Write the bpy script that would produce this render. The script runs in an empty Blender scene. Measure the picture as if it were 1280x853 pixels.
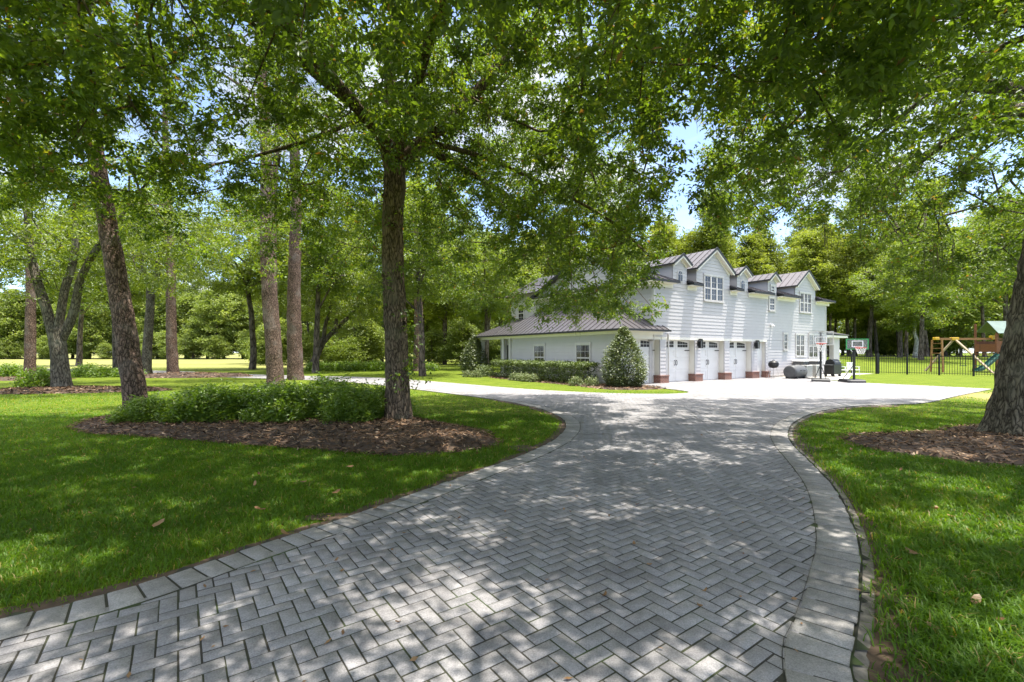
import bpy, math, random
import numpy as np

SC = bpy.context.scene
COL = SC.collection
R = math.radians
rng = np.random.default_rng(7)
random.seed(7)

# ------------------------------------------------------------------ camera, sky, sun, exposure
CAM_H = 1.6
cam = bpy.data.cameras.new('camera')
cam.sensor_width = 36.0
cam.lens = 36.0 * 580 / 1280
cam.shift_y = 14.5 / 1280
cam.clip_start = 0.05
cam.clip_end = 3000
camo = bpy.data.objects.new('camera', cam)
camo.location = (0, 0, CAM_H)
camo.rotation_euler = (R(90), 0, 0)
COL.objects.link(camo)
SC.camera = camo

SUN = np.array([0.235, -0.01, 1.0]); SUN /= np.linalg.norm(SUN)
SUN_EL = math.asin(SUN[2]); SUN_AZ = math.atan2(SUN[0], SUN[1])

world = bpy.data.worlds.new('World')
SC.world = world
world.use_nodes = True
nt = world.node_tree
nt.nodes.clear()
wo = nt.nodes.new('ShaderNodeOutputWorld')
bg = nt.nodes.new('ShaderNodeBackground')
sky = nt.nodes.new('ShaderNodeTexSky')
sky.sky_type = 'NISHITA'
sky.sun_disc = False
sky.sun_elevation = SUN_EL
sky.sun_rotation = SUN_AZ
sky.air_density = 0.55
sky.dust_density = 0.6
tc = nt.nodes.new('ShaderNodeTexCoord')
mp = nt.nodes.new('ShaderNodeMapping'); mp.inputs['Scale'].default_value = (1, 1, 2.4); mp.inputs['Location'].default_value = (2.7, 1.1, .5)
nz = nt.nodes.new('ShaderNodeTexNoise')
nz.inputs['Scale'].default_value = 3.2; nz.inputs['Detail'].default_value = 7; nz.inputs['Roughness'].default_value = 0.58
rp = nt.nodes.new('ShaderNodeValToRGB')
rp.color_ramp.elements[0].position = 0.47; rp.color_ramp.elements[0].color = (.06, .06, .06, 1)
rp.color_ramp.elements[1].position = 0.66; rp.color_ramp.elements[1].color = (1, 1, 1, 1)
# broken cloud low down, a brighter veil added overhead, mostly out of view, to fill the shade
sepd = nt.nodes.new('ShaderNodeSeparateXYZ'); nt.links.new(tc.outputs['Generated'], sepd.inputs[0])
fill_veil = nt.nodes.new('ShaderNodeMapRange'); fill_veil.interpolation_type = 'SMOOTHSTEP'
fill_veil.inputs['From Min'].default_value = 0.55; fill_veil.inputs['From Max'].default_value = 0.80; fill_veil.inputs['To Max'].default_value = 0.9
nt.links.new(sepd.outputs['Z'], fill_veil.inputs['Value'])
ccol = nt.nodes.new('ShaderNodeMixRGB'); ccol.inputs['Color1'].default_value = (1.9, 1.95, 2.0, 1); ccol.inputs['Color2'].default_value = (8.4, 8.2, 8.0, 1)
nt.links.new(fill_veil.outputs[0], ccol.inputs['Fac'])
mxm = nt.nodes.new('ShaderNodeMath'); mxm.operation = 'MAXIMUM'
mx = nt.nodes.new('ShaderNodeMixRGB')
nt.links.new(tc.outputs['Generated'], mp.inputs['Vector'])
nt.links.new(mp.outputs['Vector'], nz.inputs['Vector'])
nt.links.new(nz.outputs['Fac'], rp.inputs['Fac'])
nt.links.new(rp.outputs['Color'], mxm.inputs[0]); nt.links.new(fill_veil.outputs[0], mxm.inputs[1])
nt.links.new(mxm.outputs[0], mx.inputs['Fac'])
nt.links.new(sky.outputs['Color'], mx.inputs['Color1']); nt.links.new(ccol.outputs['Color'], mx.inputs['Color2'])
nt.links.new(mx.outputs['Color'], bg.inputs['Color'])
nt.links.new(bg.outputs['Background'], wo.inputs['Surface'])
bg.inputs['Strength'].default_value = 0.15

sl = bpy.data.lights.new('sun', 'SUN')
sl.energy = 2.55
sl.angle = R(0.53)
sl.color = (1.0, 0.945, 0.85)
slo = bpy.data.objects.new('sun', sl)
slo.rotation_euler = (0, 0, 0)
slo.rotation_mode = 'QUATERNION'
from mathutils import Vector
slo.rotation_quaternion = Vector(SUN).to_track_quat('Z', 'Y')
slo.location = (5, 0, 40)
COL.objects.link(slo)

SC.view_settings.view_transform = 'Standard'
SC.view_settings.look = 'None'
SC.view_settings.exposure = 1.95
SC.view_settings.gamma = 1.0
SC.view_settings.use_curve_mapping = False
SC.render.engine = 'CYCLES'
cy = SC.cycles
cy.max_bounces = 9; cy.diffuse_bounces = 6; cy.glossy_bounces = 2; cy.transmission_bounces = 7
cy.transparent_max_bounces = 6
cy.caustics_reflective = False; cy.caustics_refractive = False
cy.sample_clamp_indirect = 6
cy.use_denoising = True
try:
    cy.denoiser = 'OPENIMAGEDENOISE'; cy.denoising_input_passes = 'RGB_ALBEDO_NORMAL'
except Exception:
    pass

# ------------------------------------------------------------------ helpers: objects
def tag(o, label=None, cat=None, group=None, kind=None):
    if label: o['label'] = label
    if cat: o['category'] = cat
    if group: o['group'] = group
    if kind: o['kind'] = kind
    return o

def empty(name, loc=(0, 0, 0), rz=0.0):
    o = bpy.data.objects.new(name, None)
    o.empty_display_size = 0.2
    o.location = loc; o.rotation_euler = (0, 0, rz)
    COL.objects.link(o)
    return o

def copy_tree(o, parent=None):
    c = o.copy(); COL.objects.link(c)
    if parent is not None:
        c.parent = parent
    for ch in list(o.children):
        copy_tree(ch, c)
    return c

def mesh_np(name, V, faces, mat, parent=None, smooth=False, attr=None, mats=None, midx=None):
    """V (N,3); faces = list of int arrays (M,k)."""
    me = bpy.data.meshes.new(name)
    V = np.asarray(V, dtype=np.float32)
    faces = [np.asarray(f, dtype=np.int32) for f in faces if len(f)]
    me.vertices.add(len(V))
    me.vertices.foreach_set('co', V.ravel())
    nl = sum(f.size for f in faces); npoly = sum(len(f) for f in faces)
    me.loops.add(nl); me.polygons.add(npoly)
    me.loops.foreach_set('vertex_index', np.concatenate([f.ravel() for f in faces]))
    tot = np.concatenate([np.full(len(f), f.shape[1], dtype=np.int32) for f in faces])
    st = np.concatenate([[0], np.cumsum(tot)[:-1]]).astype(np.int32)
    me.polygons.foreach_set('loop_start', st)
    try:
        me.polygons.foreach_set('loop_total', tot)
    except Exception:
        pass
    if smooth:
        me.polygons.foreach_set('use_smooth', np.ones(npoly, dtype=bool))
    for m in (mats or [mat]):
        me.materials.append(m)
    if midx is not None:
        me.polygons.foreach_set('material_index', np.asarray(midx, dtype=np.int32))
    me.update(calc_edges=True)
    if attr is not None:
        a = me.attributes.new('rnd', 'FLOAT', 'POINT')
        a.data.foreach_set('value', np.asarray(attr, dtype=np.float32))
    o = bpy.data.objects.new(name, me)
    COL.objects.link(o)
    if parent is not None:
        o.parent = parent
    return o

class MB:
    """collects boxes, tubes, prisms into one mesh"""
    def __init__(s):
        s.v = []; s.f = []; s.n = 0
    def add(s, V, F):
        for f in F:
            s.f.append([i + s.n for i in f])
        s.v.extend([tuple(map(float, p)) for p in V]); s.n += len(V)
        return s
    def box(s, x0, x1, y0, y1, z0, z1, bev=0.0):
        if x1 < x0: x0, x1 = x1, x0
        if y1 < y0: y0, y1 = y1, y0
        if z1 < z0: z0, z1 = z1, z0
        if bev <= 0:
            V = [(x, y, z) for z in (z0, z1) for (x, y) in ((x0, y0), (x1, y0), (x1, y1), (x0, y1))]
            F = [(3, 2, 1, 0), (4, 5, 6, 7), (0, 1, 5, 4), (1, 2, 6, 5), (2, 3, 7, 6), (3, 0, 4, 7)]
            return s.add(V, F)
        b = min(bev, (x1 - x0) * .45, (y1 - y0) * .45, (z1 - z0) * .45)
        V = []
        for (zz, ins) in ((z0, b), (z0 + b, 0), (z1 - b, 0), (z1, b)):
            for (x, y, sx, sy) in ((x0, y0, 1, 1), (x1, y0, -1, 1), (x1, y1, -1, -1), (x0, y1, 1, -1)):
                if ins:
                    V += [(x + sx * b, y + sy * b, zz), (x + sx * b, y + sy * b, zz)]
                else:
                    V += [(x + (sx * b if sx * sy < 0 else 0), y + (0 if sx * sy < 0 else sy * b), zz),
                          (x + (0 if sx * sy < 0 else sx * b), y + (sy * b if sx * sy < 0 else 0), zz)]
        F = []
        for k in range(3):
            for i in range(8):
                j = (i + 1) % 8
                F.append((k * 8 + i, k * 8 + j, (k + 1) * 8 + j, (k + 1) * 8 + i))
        F.append(tuple(reversed(range(8)))); F.append(tuple(range(24, 32)))
        return s.add(V, F)
    def tube(s, pts, r, sides=8, caps=True):
        pts = np.asarray(pts, float)
        rr = np.full(len(pts), r, float) if np.isscalar(r) else np.asarray(r, float)
        V, Q = tube_np(pts, rr, sides)
        F = [tuple(q) for q in Q]
        if caps:
            F.append(tuple(reversed(range(sides))))
            F.append(tuple(range((len(pts) - 1) * sides, len(pts) * sides)))
        return s.add(V, F)
    def prism(s, poly, axis, a0, a1):
        """poly: 2D pts; axis 'x','y','z' extrusion from a0 to a1"""
        n = len(poly)
        def mk(p, a):
            return {'x': (a, p[0], p[1]), 'y': (p[0], a, p[1]), 'z': (p[0], p[1], a)}[axis]
        V = [mk(p, a0) for p in poly] + [mk(p, a1) for p in poly]
        F = [tuple(reversed(range(n))), tuple(range(n, 2 * n))]
        F += [(i, (i + 1) % n, n + (i + 1) % n, n + i) for i in range(n)]
        return s.add(V, F)
    def sheet(s, P, thick=0.0):
        """planar 3D polygon, optionally thickened downward along its normal"""
        P = [np.array(p, float) for p in P]
        n = len(P)
        if thick <= 0:
            return s.add(P, [tuple(range(n))])
        nn = np.cross(P[1] - P[0], P[2] - P[0]); nn /= np.linalg.norm(nn)
        if nn[2] < 0: nn = -nn
        V = P + [p - nn * thick for p in P]
        F = [tuple(range(n)), tuple(reversed(range(n, 2 * n)))]
        F += [(i, (i + 1) % n, n + (i + 1) % n, n + i) for i in range(n)]
        return s.add(V, F)
    def lathe(s, prof, cx=0, cy=0, sides=20):
        """prof: list of (r,z)"""
        V = []; F = []
        for (r, z) in prof:
            for k in range(sides):
                a = 2 * math.pi * k / sides
                V.append((cx + r * math.cos(a), cy + r * math.sin(a), z))
        for i in range(len(prof) - 1):
            for k in range(sides):
                j = (k + 1) % sides
                F.append((i * sides + k, i * sides + j, (i + 1) * sides + j, (i + 1) * sides + k))
        F.append(tuple(reversed(range(sides)))); F.append(tuple(range((len(prof) - 1) * sides, len(prof) * sides)))
        return s.add(V, F)
    def build(s, name, mat, parent=None, smooth=False):
        me = bpy.data.meshes.new(name)
        me.from_pydata(s.v, [], s.f)
        me.materials.append(mat)
        if smooth:
            for p in me.polygons: p.use_smooth = True
        me.update()
        o = bpy.data.objects.new(name, me)
        COL.objects.link(o)
        if parent is not None: o.parent = parent
        return o

def tube_np(pts, rr, sides, flute=None):
    pts = np.asarray(pts, float); n = len(pts)
    t = np.gradient(pts, axis=0)
    t /= (np.linalg.norm(t, axis=1)[:, None] + 1e-9)
    ref = np.array([0, 1.0, 0]) if abs(t[0][1]) < 0.9 else np.array([1.0, 0, 0])
    a = np.cross(t, ref); a /= (np.linalg.norm(a, axis=1)[:, None] + 1e-9)
    b = np.cross(t, a)
    th = np.linspace(0, 2 * np.pi, sides, endpoint=False)
    c, s_ = np.cos(th), np.sin(th)
    rad = rr[:, None] * np.ones((1, sides))
    if flute is not None:
        rad = rad * flute(np.arange(n)[:, None] * np.ones((1, sides)), th[None, :] * np.ones((n, 1)), pts)
    V = pts[:, None, :] + rad[..., None] * (c[None, :, None] * a[:, None, :] + s_[None, :, None] * b[:, None, :])
    i = np.arange(n - 1)[:, None] * sides; k = np.arange(sides)[None, :]; j = (np.arange(sides)[None, :] + 1) % sides
    Q = np.stack([i + k, i + j, i + sides + j, i + sides + k], axis=-1).reshape(-1, 4)
    return V.reshape(-1, 3), Q

def inside(P, poly):
    x, y = P[:, 0], P[:, 1]
    poly = np.asarray(poly, float)
    r = np.zeros(len(P), bool)
    j = len(poly) - 1
    for i in range(len(poly)):
        xi, yi = poly[i]; xj, yj = poly[j]
        if yi != yj:
            c = ((yi > y) != (yj > y)) & (x < (xj - xi) * (y - yi) / (yj - yi) + xi)
            r ^= c
        j = i
    return r

def dist_line(P, line):
    line = np.asarray(line, float)
    d = np.full(len(P), 1e9)
    for a, b in zip(line[:-1], line[1:]):
        ab = b - a; L = (ab ** 2).sum() + 1e-12
        t = np.clip(((P - a) @ ab) / L, 0, 1)
        d = np.minimum(d, np.hypot(*(P - a - t[:, None] * ab).T))
    return d

def catmull(pts, step=0.15):
    pts = np.asarray(pts, float)
    p = np.vstack([2 * pts[0] - pts[1], pts, 2 * pts[-1] - pts[-2]])
    out = []
    for i in range(1, len(p) - 2):
        L = np.linalg.norm(p[i + 1] - p[i]); m = max(2, int(L / step))
        t = np.linspace(0, 1, m, endpoint=False)[:, None]
        out.append(0.5 * (2 * p[i] + (p[i + 1] - p[i - 1]) * t + (2 * p[i - 1] - 5 * p[i] + 4 * p[i + 1] - p[i + 2]) * t ** 2
                          + (-p[i - 1] + 3 * p[i] - 3 * p[i + 1] + p[i + 2]) * t ** 3))
    out.append(pts[-1:])
    return np.vstack(out)

def resample(line, step):
    d = np.r_[0, np.cumsum(np.linalg.norm(np.diff(line, axis=0), axis=1))]
    s = np.arange(0, d[-1], step)
    return np.stack([np.interp(s, d, line[:, k]) for k in range(line.shape[1])], 1)

def wave(x, y, sc=1.0, seed=0):
    """cheap smooth 2D noise in about -1..1"""
    r = np.random.default_rng(seed)
    o = 0
    for k in range(7):
        a = r.uniform(0, 6.28); f = sc * r.uniform(.5, 2.2); p = r.uniform(0, 6.28)
        o = o + np.sin((x * math.cos(a) + y * math.sin(a)) * f + p + 0.8 * np.sin(y * f * .7 + p * 2))
    return o / 4.0

# ------------------------------------------------------------------ helpers: materials
def new_mat(name):
    m = bpy.data.materials.new(name); m.use_nodes = True
    t = m.node_tree; t.nodes.clear()
    return m, t, t.nodes.new('ShaderNodeOutputMaterial')

def N(t, typ, **kw):
    n = t.nodes.new(typ)
    for k, v in kw.items():
        if k in n.inputs: n.inputs[k].default_value = v
        else: setattr(n, k, v)
    return n

def ramp(t, stops):
    r = t.nodes.new('ShaderNodeValToRGB')
    e = r.color_ramp.elements
    while len(e) > 1: e.remove(e[-1])
    e[0].position = stops[0][0]; e[0].color = (*stops[0][1], 1)
    for p, c in stops[1:]:
        x = e.new(p); x.color = (*c, 1)
    return r

def leaf_mat(name, stops, trans=0.45, tcol=(1.5, 1.65, 0.7), gloss=0.06):
    m, t, out = new_mat(name)
    at = N(t, 'ShaderNodeAttribute', attribute_name='rnd')
    rp = ramp(t, stops)
    t.links.new(at.outputs['Fac'], rp.inputs['Fac'])
    di = N(t, 'ShaderNodeBsdfDiffuse')
    tr = N(t, 'ShaderNodeBsdfTranslucent')
    mu = N(t, 'ShaderNodeMixRGB', blend_type='MULTIPLY'); mu.inputs['Fac'].default_value = 1
    mu.inputs['Color2'].default_value = (*tcol, 1)
    t.links.new(rp.outputs['Color'], di.inputs['Color'])
    t.links.new(rp.outputs['Color'], mu.inputs['Color1'])
    t.links.new(mu.outputs['Color'], tr.inputs['Color'])
    ms = N(t, 'ShaderNodeMixShader'); ms.inputs['Fac'].default_value = trans
    t.links.new(di.outputs[0], ms.inputs[1]); t.links.new(tr.outputs[0], ms.inputs[2])
    gl = N(t, 'ShaderNodeBsdfGlossy'); gl.inputs['Roughness'].default_value = 0.5
    gl.inputs['Color'].default_value = (0.9, 0.95, 0.9, 1)
    m2 = N(t, 'ShaderNodeMixShader'); m2.inputs['Fac'].default_value = gloss
    t.links.new(ms.outputs[0], m2.inputs[1]); t.links.new(gl.outputs[0], m2.inputs[2])
    t.links.new(m2.outputs[0], out.inputs['Surface'])
    return m

def surf(name, col, rough=0.6, var=0.0, scale=8.0, bump=0.0, metal=0.0, spec=0.5, col2=None, stretch=(1, 1, 1), detail=6):
    m, t, out = new_mat(name)
    b = N(t, 'ShaderNodeBsdfPrincipled')
    b.inputs['Roughness'].default_value = rough; b.inputs['Metallic'].default_value = metal
    b.inputs['Specular IOR Level'].default_value = spec
    b.inputs['Base Color'].default_value = (*col, 1)
    if var or bump or col2:
        tcn = N(t, 'ShaderNodeTexCoord'); mpn = N(t, 'ShaderNodeMapping'); mpn.inputs['Scale'].default_value = stretch
        nz = N(t, 'ShaderNodeTexNoise'); nz.inputs['Scale'].default_value = scale; nz.inputs['Detail'].default_value = detail
        nz.inputs['Roughness'].default_value = 0.65
        t.links.new(tcn.outputs['Object'], mpn.inputs['Vector']); t.links.new(mpn.outputs['Vector'], nz.inputs['Vector'])
        c2 = col2 or tuple(c * (1 - var) for c in col)
        c1 = col if col2 else tuple(min(1, c * (1 + var * .5)) for c in col)
        rp = ramp(t, [(0.33, c2), (0.67, c1)])
        t.links.new(nz.outputs['Fac'], rp.inputs['Fac']); t.links.new(rp.outputs['Color'], b.inputs['Base Color'])
        if bump:
            bp = N(t, 'ShaderNodeBump'); bp.inputs['Strength'].default_value = bump; bp.inputs['Distance'].default_value = 0.02
            t.links.new(nz.outputs['Fac'], bp.inputs['Height']); t.links.new(bp.outputs['Normal'], b.inputs['Normal'])
    t.links.new(b.outputs[0], out.inputs['Surface'])
    return m

def bark_mat(name, dark, light, patch, vs=7.0, stretch=(1, 1, 0.28), bump=0.9):
    m, t, out = new_mat(name)
    b = N(t, 'ShaderNodeBsdfPrincipled'); b.inputs['Roughness'].default_value = 0.92
    b.inputs['Specular IOR Level'].default_value = 0.15
    tcn = N(t, 'ShaderNodeTexCoord'); mpn = N(t, 'ShaderNodeMapping'); mpn.inputs['Scale'].default_value = stretch
    nd = N(t, 'ShaderNodeTexNoise'); nd.inputs['Scale'].default_value = 9; nd.inputs['Detail'].default_value = 5
    add = N(t, 'ShaderNodeMixRGB', blend_type='LINEAR_LIGHT'); add.inputs['Fac'].default_value = 0.09
    vo = N(t, 'ShaderNodeTexVoronoi', feature='DISTANCE_TO_EDGE'); vo.inputs['Scale'].default_value = vs
    n2 = N(t, 'ShaderNodeTexNoise'); n2.inputs['Scale'].default_value = 26; n2.inputs['Detail'].default_value = 6
    n3 = N(t, 'ShaderNodeTexNoise'); n3.inputs['Scale'].default_value = 1.7; n3.inputs['Detail'].default_value = 4
    t.links.new(tcn.outputs['Object'], mpn.inputs['Vector'])
    t.links.new(mpn.outputs['Vector'], nd.inputs['Vector'])
    t.links.new(mpn.outputs['Vector'], add.inputs['Color1']); t.links.new(nd.outputs['Color'], add.inputs['Color2'])
    t.links.new(add.outputs['Color'], vo.inputs['Vector'])
    t.links.new(mpn.outputs['Vector'], n2.inputs['Vector']); t.links.new(tcn.outputs['Object'], n3.inputs['Vector'])
    r1 = ramp(t, [(0.0, tuple(c * .6 for c in dark)), (0.14, tuple(a * .45 + c * .55 for a, c in zip(dark, light))), (0.40, light)])
    t.links.new(vo.outputs['Distance'], r1.inputs['Fac'])
    mxn = N(t, 'ShaderNodeMixRGB', blend_type='OVERLAY'); mxn.inputs['Fac'].default_value = 0.55
    t.links.new(r1.outputs['Color'], mxn.inputs['Color1']); t.links.new(n2.outputs['Fac'], mxn.inputs['Color2'])
    r3 = ramp(t, [(0.52, (0, 0, 0)), (0.68, (1, 1, 1))]); t.links.new(n3.outputs['Fac'], r3.inputs['Fac'])
    m3 = N(t, 'ShaderNodeMixRGB'); m3.inputs['Color2'].default_value = (*patch, 1)
    sc_ = N(t, 'ShaderNodeMath', operation='MULTIPLY'); sc_.inputs[1].default_value = 0.6
    t.links.new(r3.outputs['Color'], sc_.inputs[0]); t.links.new(sc_.outputs[0], m3.inputs['Fac'])
    t.links.new(mxn.outputs['Color'], m3.inputs['Color1']); t.links.new(m3.outputs['Color'], b.inputs['Base Color'])
    hs = N(t, 'ShaderNodeMath', operation='MULTIPLY_ADD'); hs.inputs[1].default_value = 0.25
    mn = N(t, 'ShaderNodeMath', operation='MINIMUM'); mn.inputs[1].default_value = 0.3
    t.links.new(vo.outputs['Distance'], mn.inputs[0])
    t.links.new(n2.outputs['Fac'], hs.inputs[0]); t.links.new(mn.outputs[0], hs.inputs[2])
    bp = N(t, 'ShaderNodeBump'); bp.inputs['Strength'].default_value = bump; bp.inputs['Distance'].default_value = 0.07
    t.links.new(hs.outputs[0], bp.inputs['Height']); t.links.new(bp.outputs['Normal'], b.inputs['Normal'])
    t.links.new(b.outputs[0], out.inputs['Surface'])
    return m

G = {}
G['oak_leaf'] = leaf_mat('oak_leaf', [(0, (.052, .092, .013)), (.45, (.098, .160, .019)), (.8, (.148, .210, .026)), (.93, (.215, .245, .034)), (1, (.22, .12, .04))], .56, (2.0, 1.9, .6), .05)
G['mid_leaf'] = leaf_mat('mid_leaf', [(0, (.075, .115, .014)), (.5, (.135, .185, .022)), (.85, (.19, .235, .03)), (1, (.23, .245, .035))], .5, (1.8, 1.8, .65), .05)
G['wood_leaf'] = leaf_mat('wood_leaf', [(0, (.12, .15, .022)), (.5, (.205, .24, .032)), (.85, (.27, .29, .042)), (1, (.32, .31, .06))], .42, (1.5, 1.6, .8), .03)
G['far_leaf'] = leaf_mat('far_leaf', [(0, (.115, .155, .036)), (.5, (.195, .245, .048)), (.85, (.255, .295, .058)), (1, (.30, .30, .07))], .40, (1.5, 1.6, .8), .03)
G['lime_leaf'] = leaf_mat('lime_leaf', [(0, (.10, .15, .02)), (.6, (.17, .23, .03)), (1, (.24, .26, .04))], .4, (1.5, 1.5, .7), .03)
G['pine_leaf'] = leaf_mat('pine_leaf', [(0, (.030, .055, .020)), (.6, (.055, .095, .03)), (1, (.09, .12, .04))], .25, (1.4, 1.5, .7), .05)
G['shrub_leaf'] = leaf_mat('shrub_leaf', [(0, (.085, .150, .016)), (.5, (.155, .24, .022)), (.85, (.215, .295, .032)), (1, (.28, .32, .045))], .45, (1.6, 1.7, .7), .06)
G['holly_leaf'] = leaf_mat('holly_leaf', [(0, (.060, .085, .028)), (.5, (.105, .135, .038)), (.85, (.16, .185, .05)), (1, (.26, .25, .10))], .25, (1.4, 1.5, .8), .09)
G['hedge_leaf'] = leaf_mat('hedge_leaf', [(0, (.045, .075, .015)), (.5, (.095, .135, .022)), (.85, (.15, .20, .034)), (1, (.22, .24, .055))], .25, (1.5, 1.5, .8), .06)
G['pale_leaf'] = leaf_mat('pale_leaf', [(0, (.09, .13, .04)), (.5, (.16, .20, .07)), (1, (.34, .34, .22))], .3, (1.2, 1.2, .8), .04)
G['grass_blade'] = leaf_mat('grass_blade', [(0, (.055, .120, .006)), (.5, (.098, .195, .010)), (.85, (.150, .245, .014)), (.95, (.22, .26, .025)), (1, (.34, .25, .10))], .45, (1.8, 1.75, .5), .02)
G['moss'] = leaf_mat('moss', [(0, (.11, .11, .075)), (1, (.21, .20, .13))], .4, (1.2, 1.15, .9), .0)
G['dead_leaf'] = leaf_mat('dead_leaf', [(0, (.16, .075, .03)), (1, (.32, .19, .09))], .2, (1.2, 1.0, .6), .04)
G['mulch_chip'] = leaf_mat('mulch_chip', [(0, (.055, .032, .019)), (.6, (.165, .095, .054)), (.9, (.28, .18, .11)), (1, (.36, .28, .20))], .0, (1, 1, 1), .02)

B = {}
B['oak'] = bark_mat('oak_bark', (.056, .041, .029), (.285, .205, .142), (.17, .155, .10), 21, (1, 1, .24), .8)
B['old_oak'] = bark_mat('old_oak_bark', (.046, .039, .030), (.215, .185, .142), (.23, .22, .175), 15, (1, 1, .22), .8)
B['pine'] = bark_mat('pine_bark', (.055, .037, .028), (.25, .168, .130), (.24, .20, .172), 16, (1, 1, .42), .8)
B['wood'] = bark_mat('wood_bark', (.05, .04, .032), (.17, .135, .108), (.21, .18, .155), 4.0, (1, 1, .3), .6)
B['pale'] = bark_mat('pale_bark', (.25, .24, .21), (.45, .43, .39), (.36, .34, .30), 4.0, (1, 1, .3), .4)

M = {}
M['siding'] = surf('white_siding', (.475, .458, .467), .55, .05, 1.2, 0.02)
M['trim'] = surf('white_trim', (.53, .51, .50), .5, .04, 3)
M['soffit'] = surf('cream_soffit', (.74, .71, .64), .6, .05, 2)
M['door_white'] = surf('door_white', (.72, .70, .69), .45, .04, 1.5)
M['roof'] = surf('metal_roof', (.125, .114, .120), .38, .12, .7, 0.0, .55, .5)
M['roof_edge'] = surf('roof_edge', (.016, .017, .021), .6, .1, 3, 0, 0)
M['black'] = surf('black_metal', (.018, .018, .019), .42, .2, 12, 0, .2)
M['black_plastic'] = surf('black_plastic', (.022, .022, .024), .5, .25, 6, .05)
M['grey_plastic'] = surf('grey_plastic', (.085, .087, .09), .55, .25, 4, .05)
M['grey_metal'] = surf('grey_metal', (.55, .54, .51), .5, .12, 6, .02, .1)
M['white_plastic'] = surf('white_plastic', (.80, .80, .80), .4, .05, 3)
M['wood_orange'] = surf('cedar_wood', (.30, .155, .065), .65, .35, 6, .15, 0, .3, None, (1, 1, 6))
M['wood_brown'] = surf('stained_wood', (.19, .075, .036), .65, .35, 6, .15, 0, .3, None, (1, 1, 6))
M['wood_grey'] = surf('weathered_wood', (.40, .31, .22), .75, .3, 6, .15, 0, .3, None, (1, 1, 6))
M['green_tarp'] = surf('green_tarp', (.10, .15, .13), .6, .2, 2, .05)
M['green_plastic'] = surf('green_plastic', (.010, .065, .05), .35, .12, 3)
M['green_paint'] = surf('green_paint', (.03, .30, .08), .4, .1, 3)
M['yellow_plastic'] = surf('yellow_plastic', (.60, .36, .02), .4, .1, 3)
M['red'] = surf('red_metal', (.45, .05, .025), .45, .15, 5)
M['net'] = surf('white_net', (.75, .75, .74), .8, .1, 8)
M['concrete'] = surf('concrete', (.50, .47, .42), .85, .14, 3, .06)
M['gas'] = surf('dark_interior', (.02, .02, .022), .6, .2, 3)

def glass_mat():
    m, t, out = new_mat('window_glass')
    b = N(t, 'ShaderNodeBsdfPrincipled'); b.inputs['Roughness'].default_value = 0.06
    nz = N(t, 'ShaderNodeTexNoise'); nz.inputs['Scale'].default_value = 1.1
    tcn = N(t, 'ShaderNodeTexCoord'); t.links.new(tcn.outputs['Object'], nz.inputs['Vector'])
    rp = ramp(t, [(.35, (.010, .011, .012)), (.65, (.045, .047, .05))]); t.links.new(nz.outputs['Fac'], rp.inputs['Fac'])
    t.links.new(rp.outputs['Color'], b.inputs['Base Color'])
    b.inputs['Specular IOR Level'].default_value = 0.5
    t.links.new(b.outputs[0], out.inputs['Surface'])
    return m
M['glass'] = glass_mat()

def acrylic_mat():
    m, t, out = new_mat('clear_acrylic')
    tr = N(t, 'ShaderNodeBsdfTransparent'); gl = N(t, 'ShaderNodeBsdfPrincipled')
    gl.inputs['Base Color'].default_value = (.6, .63, .65, 1); gl.inputs['Roughness'].default_value = .12
    ms = N(t, 'ShaderNodeMixShader'); ms.inputs['Fac'].default_value = .14
    t.links.new(tr.outputs[0], ms.inputs[1]); t.links.new(gl.outputs[0], ms.inputs[2]); t.links.new(ms.outputs[0], out.inputs['Surface'])
    return m
M['acrylic'] = acrylic_mat()

def brick_mat():
    m, t, out = new_mat('red_brick')
    b = N(t, 'ShaderNodeBsdfPrincipled'); b.inputs['Roughness'].default_value = .85
    tcn = N(t, 'ShaderNodeTexCoord'); sx = N(t, 'ShaderNodeSeparateXYZ'); cx = N(t, 'ShaderNodeCombineXYZ')
    ad = N(t, 'ShaderNodeMath', operation='ADD')
    t.links.new(tcn.outputs['Object'], sx.inputs[0]); t.links.new(sx.outputs['X'], ad.inputs[0]); t.links.new(sx.outputs['Y'], ad.inputs[1])
    t.links.new(ad.outputs[0], cx.inputs['X']); t.links.new(sx.outputs['Z'], cx.inputs['Y'])
    bt = N(t, 'ShaderNodeTexBrick'); bt.inputs['Scale'].default_value = 1
    bt.inputs['Brick Width'].default_value = .2; bt.inputs['Row Height'].default_value = .07; bt.inputs['Mortar Size'].default_value = .008
    bt.inputs['Color1'].default_value = (.24, .075, .045, 1); bt.inputs['Color2'].default_value = (.15, .05, .035, 1); bt.inputs['Mortar'].default_value = (.32, .27, .23, 1)
    t.links.new(cx.outputs[0], bt.inputs['Vector']); t.links.new(bt.outputs['Color'], b.inputs['Base Color'])
    t.links.new(b.outputs[0], out.inputs['Surface'])
    return m
M['brick'] = brick_mat()

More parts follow.
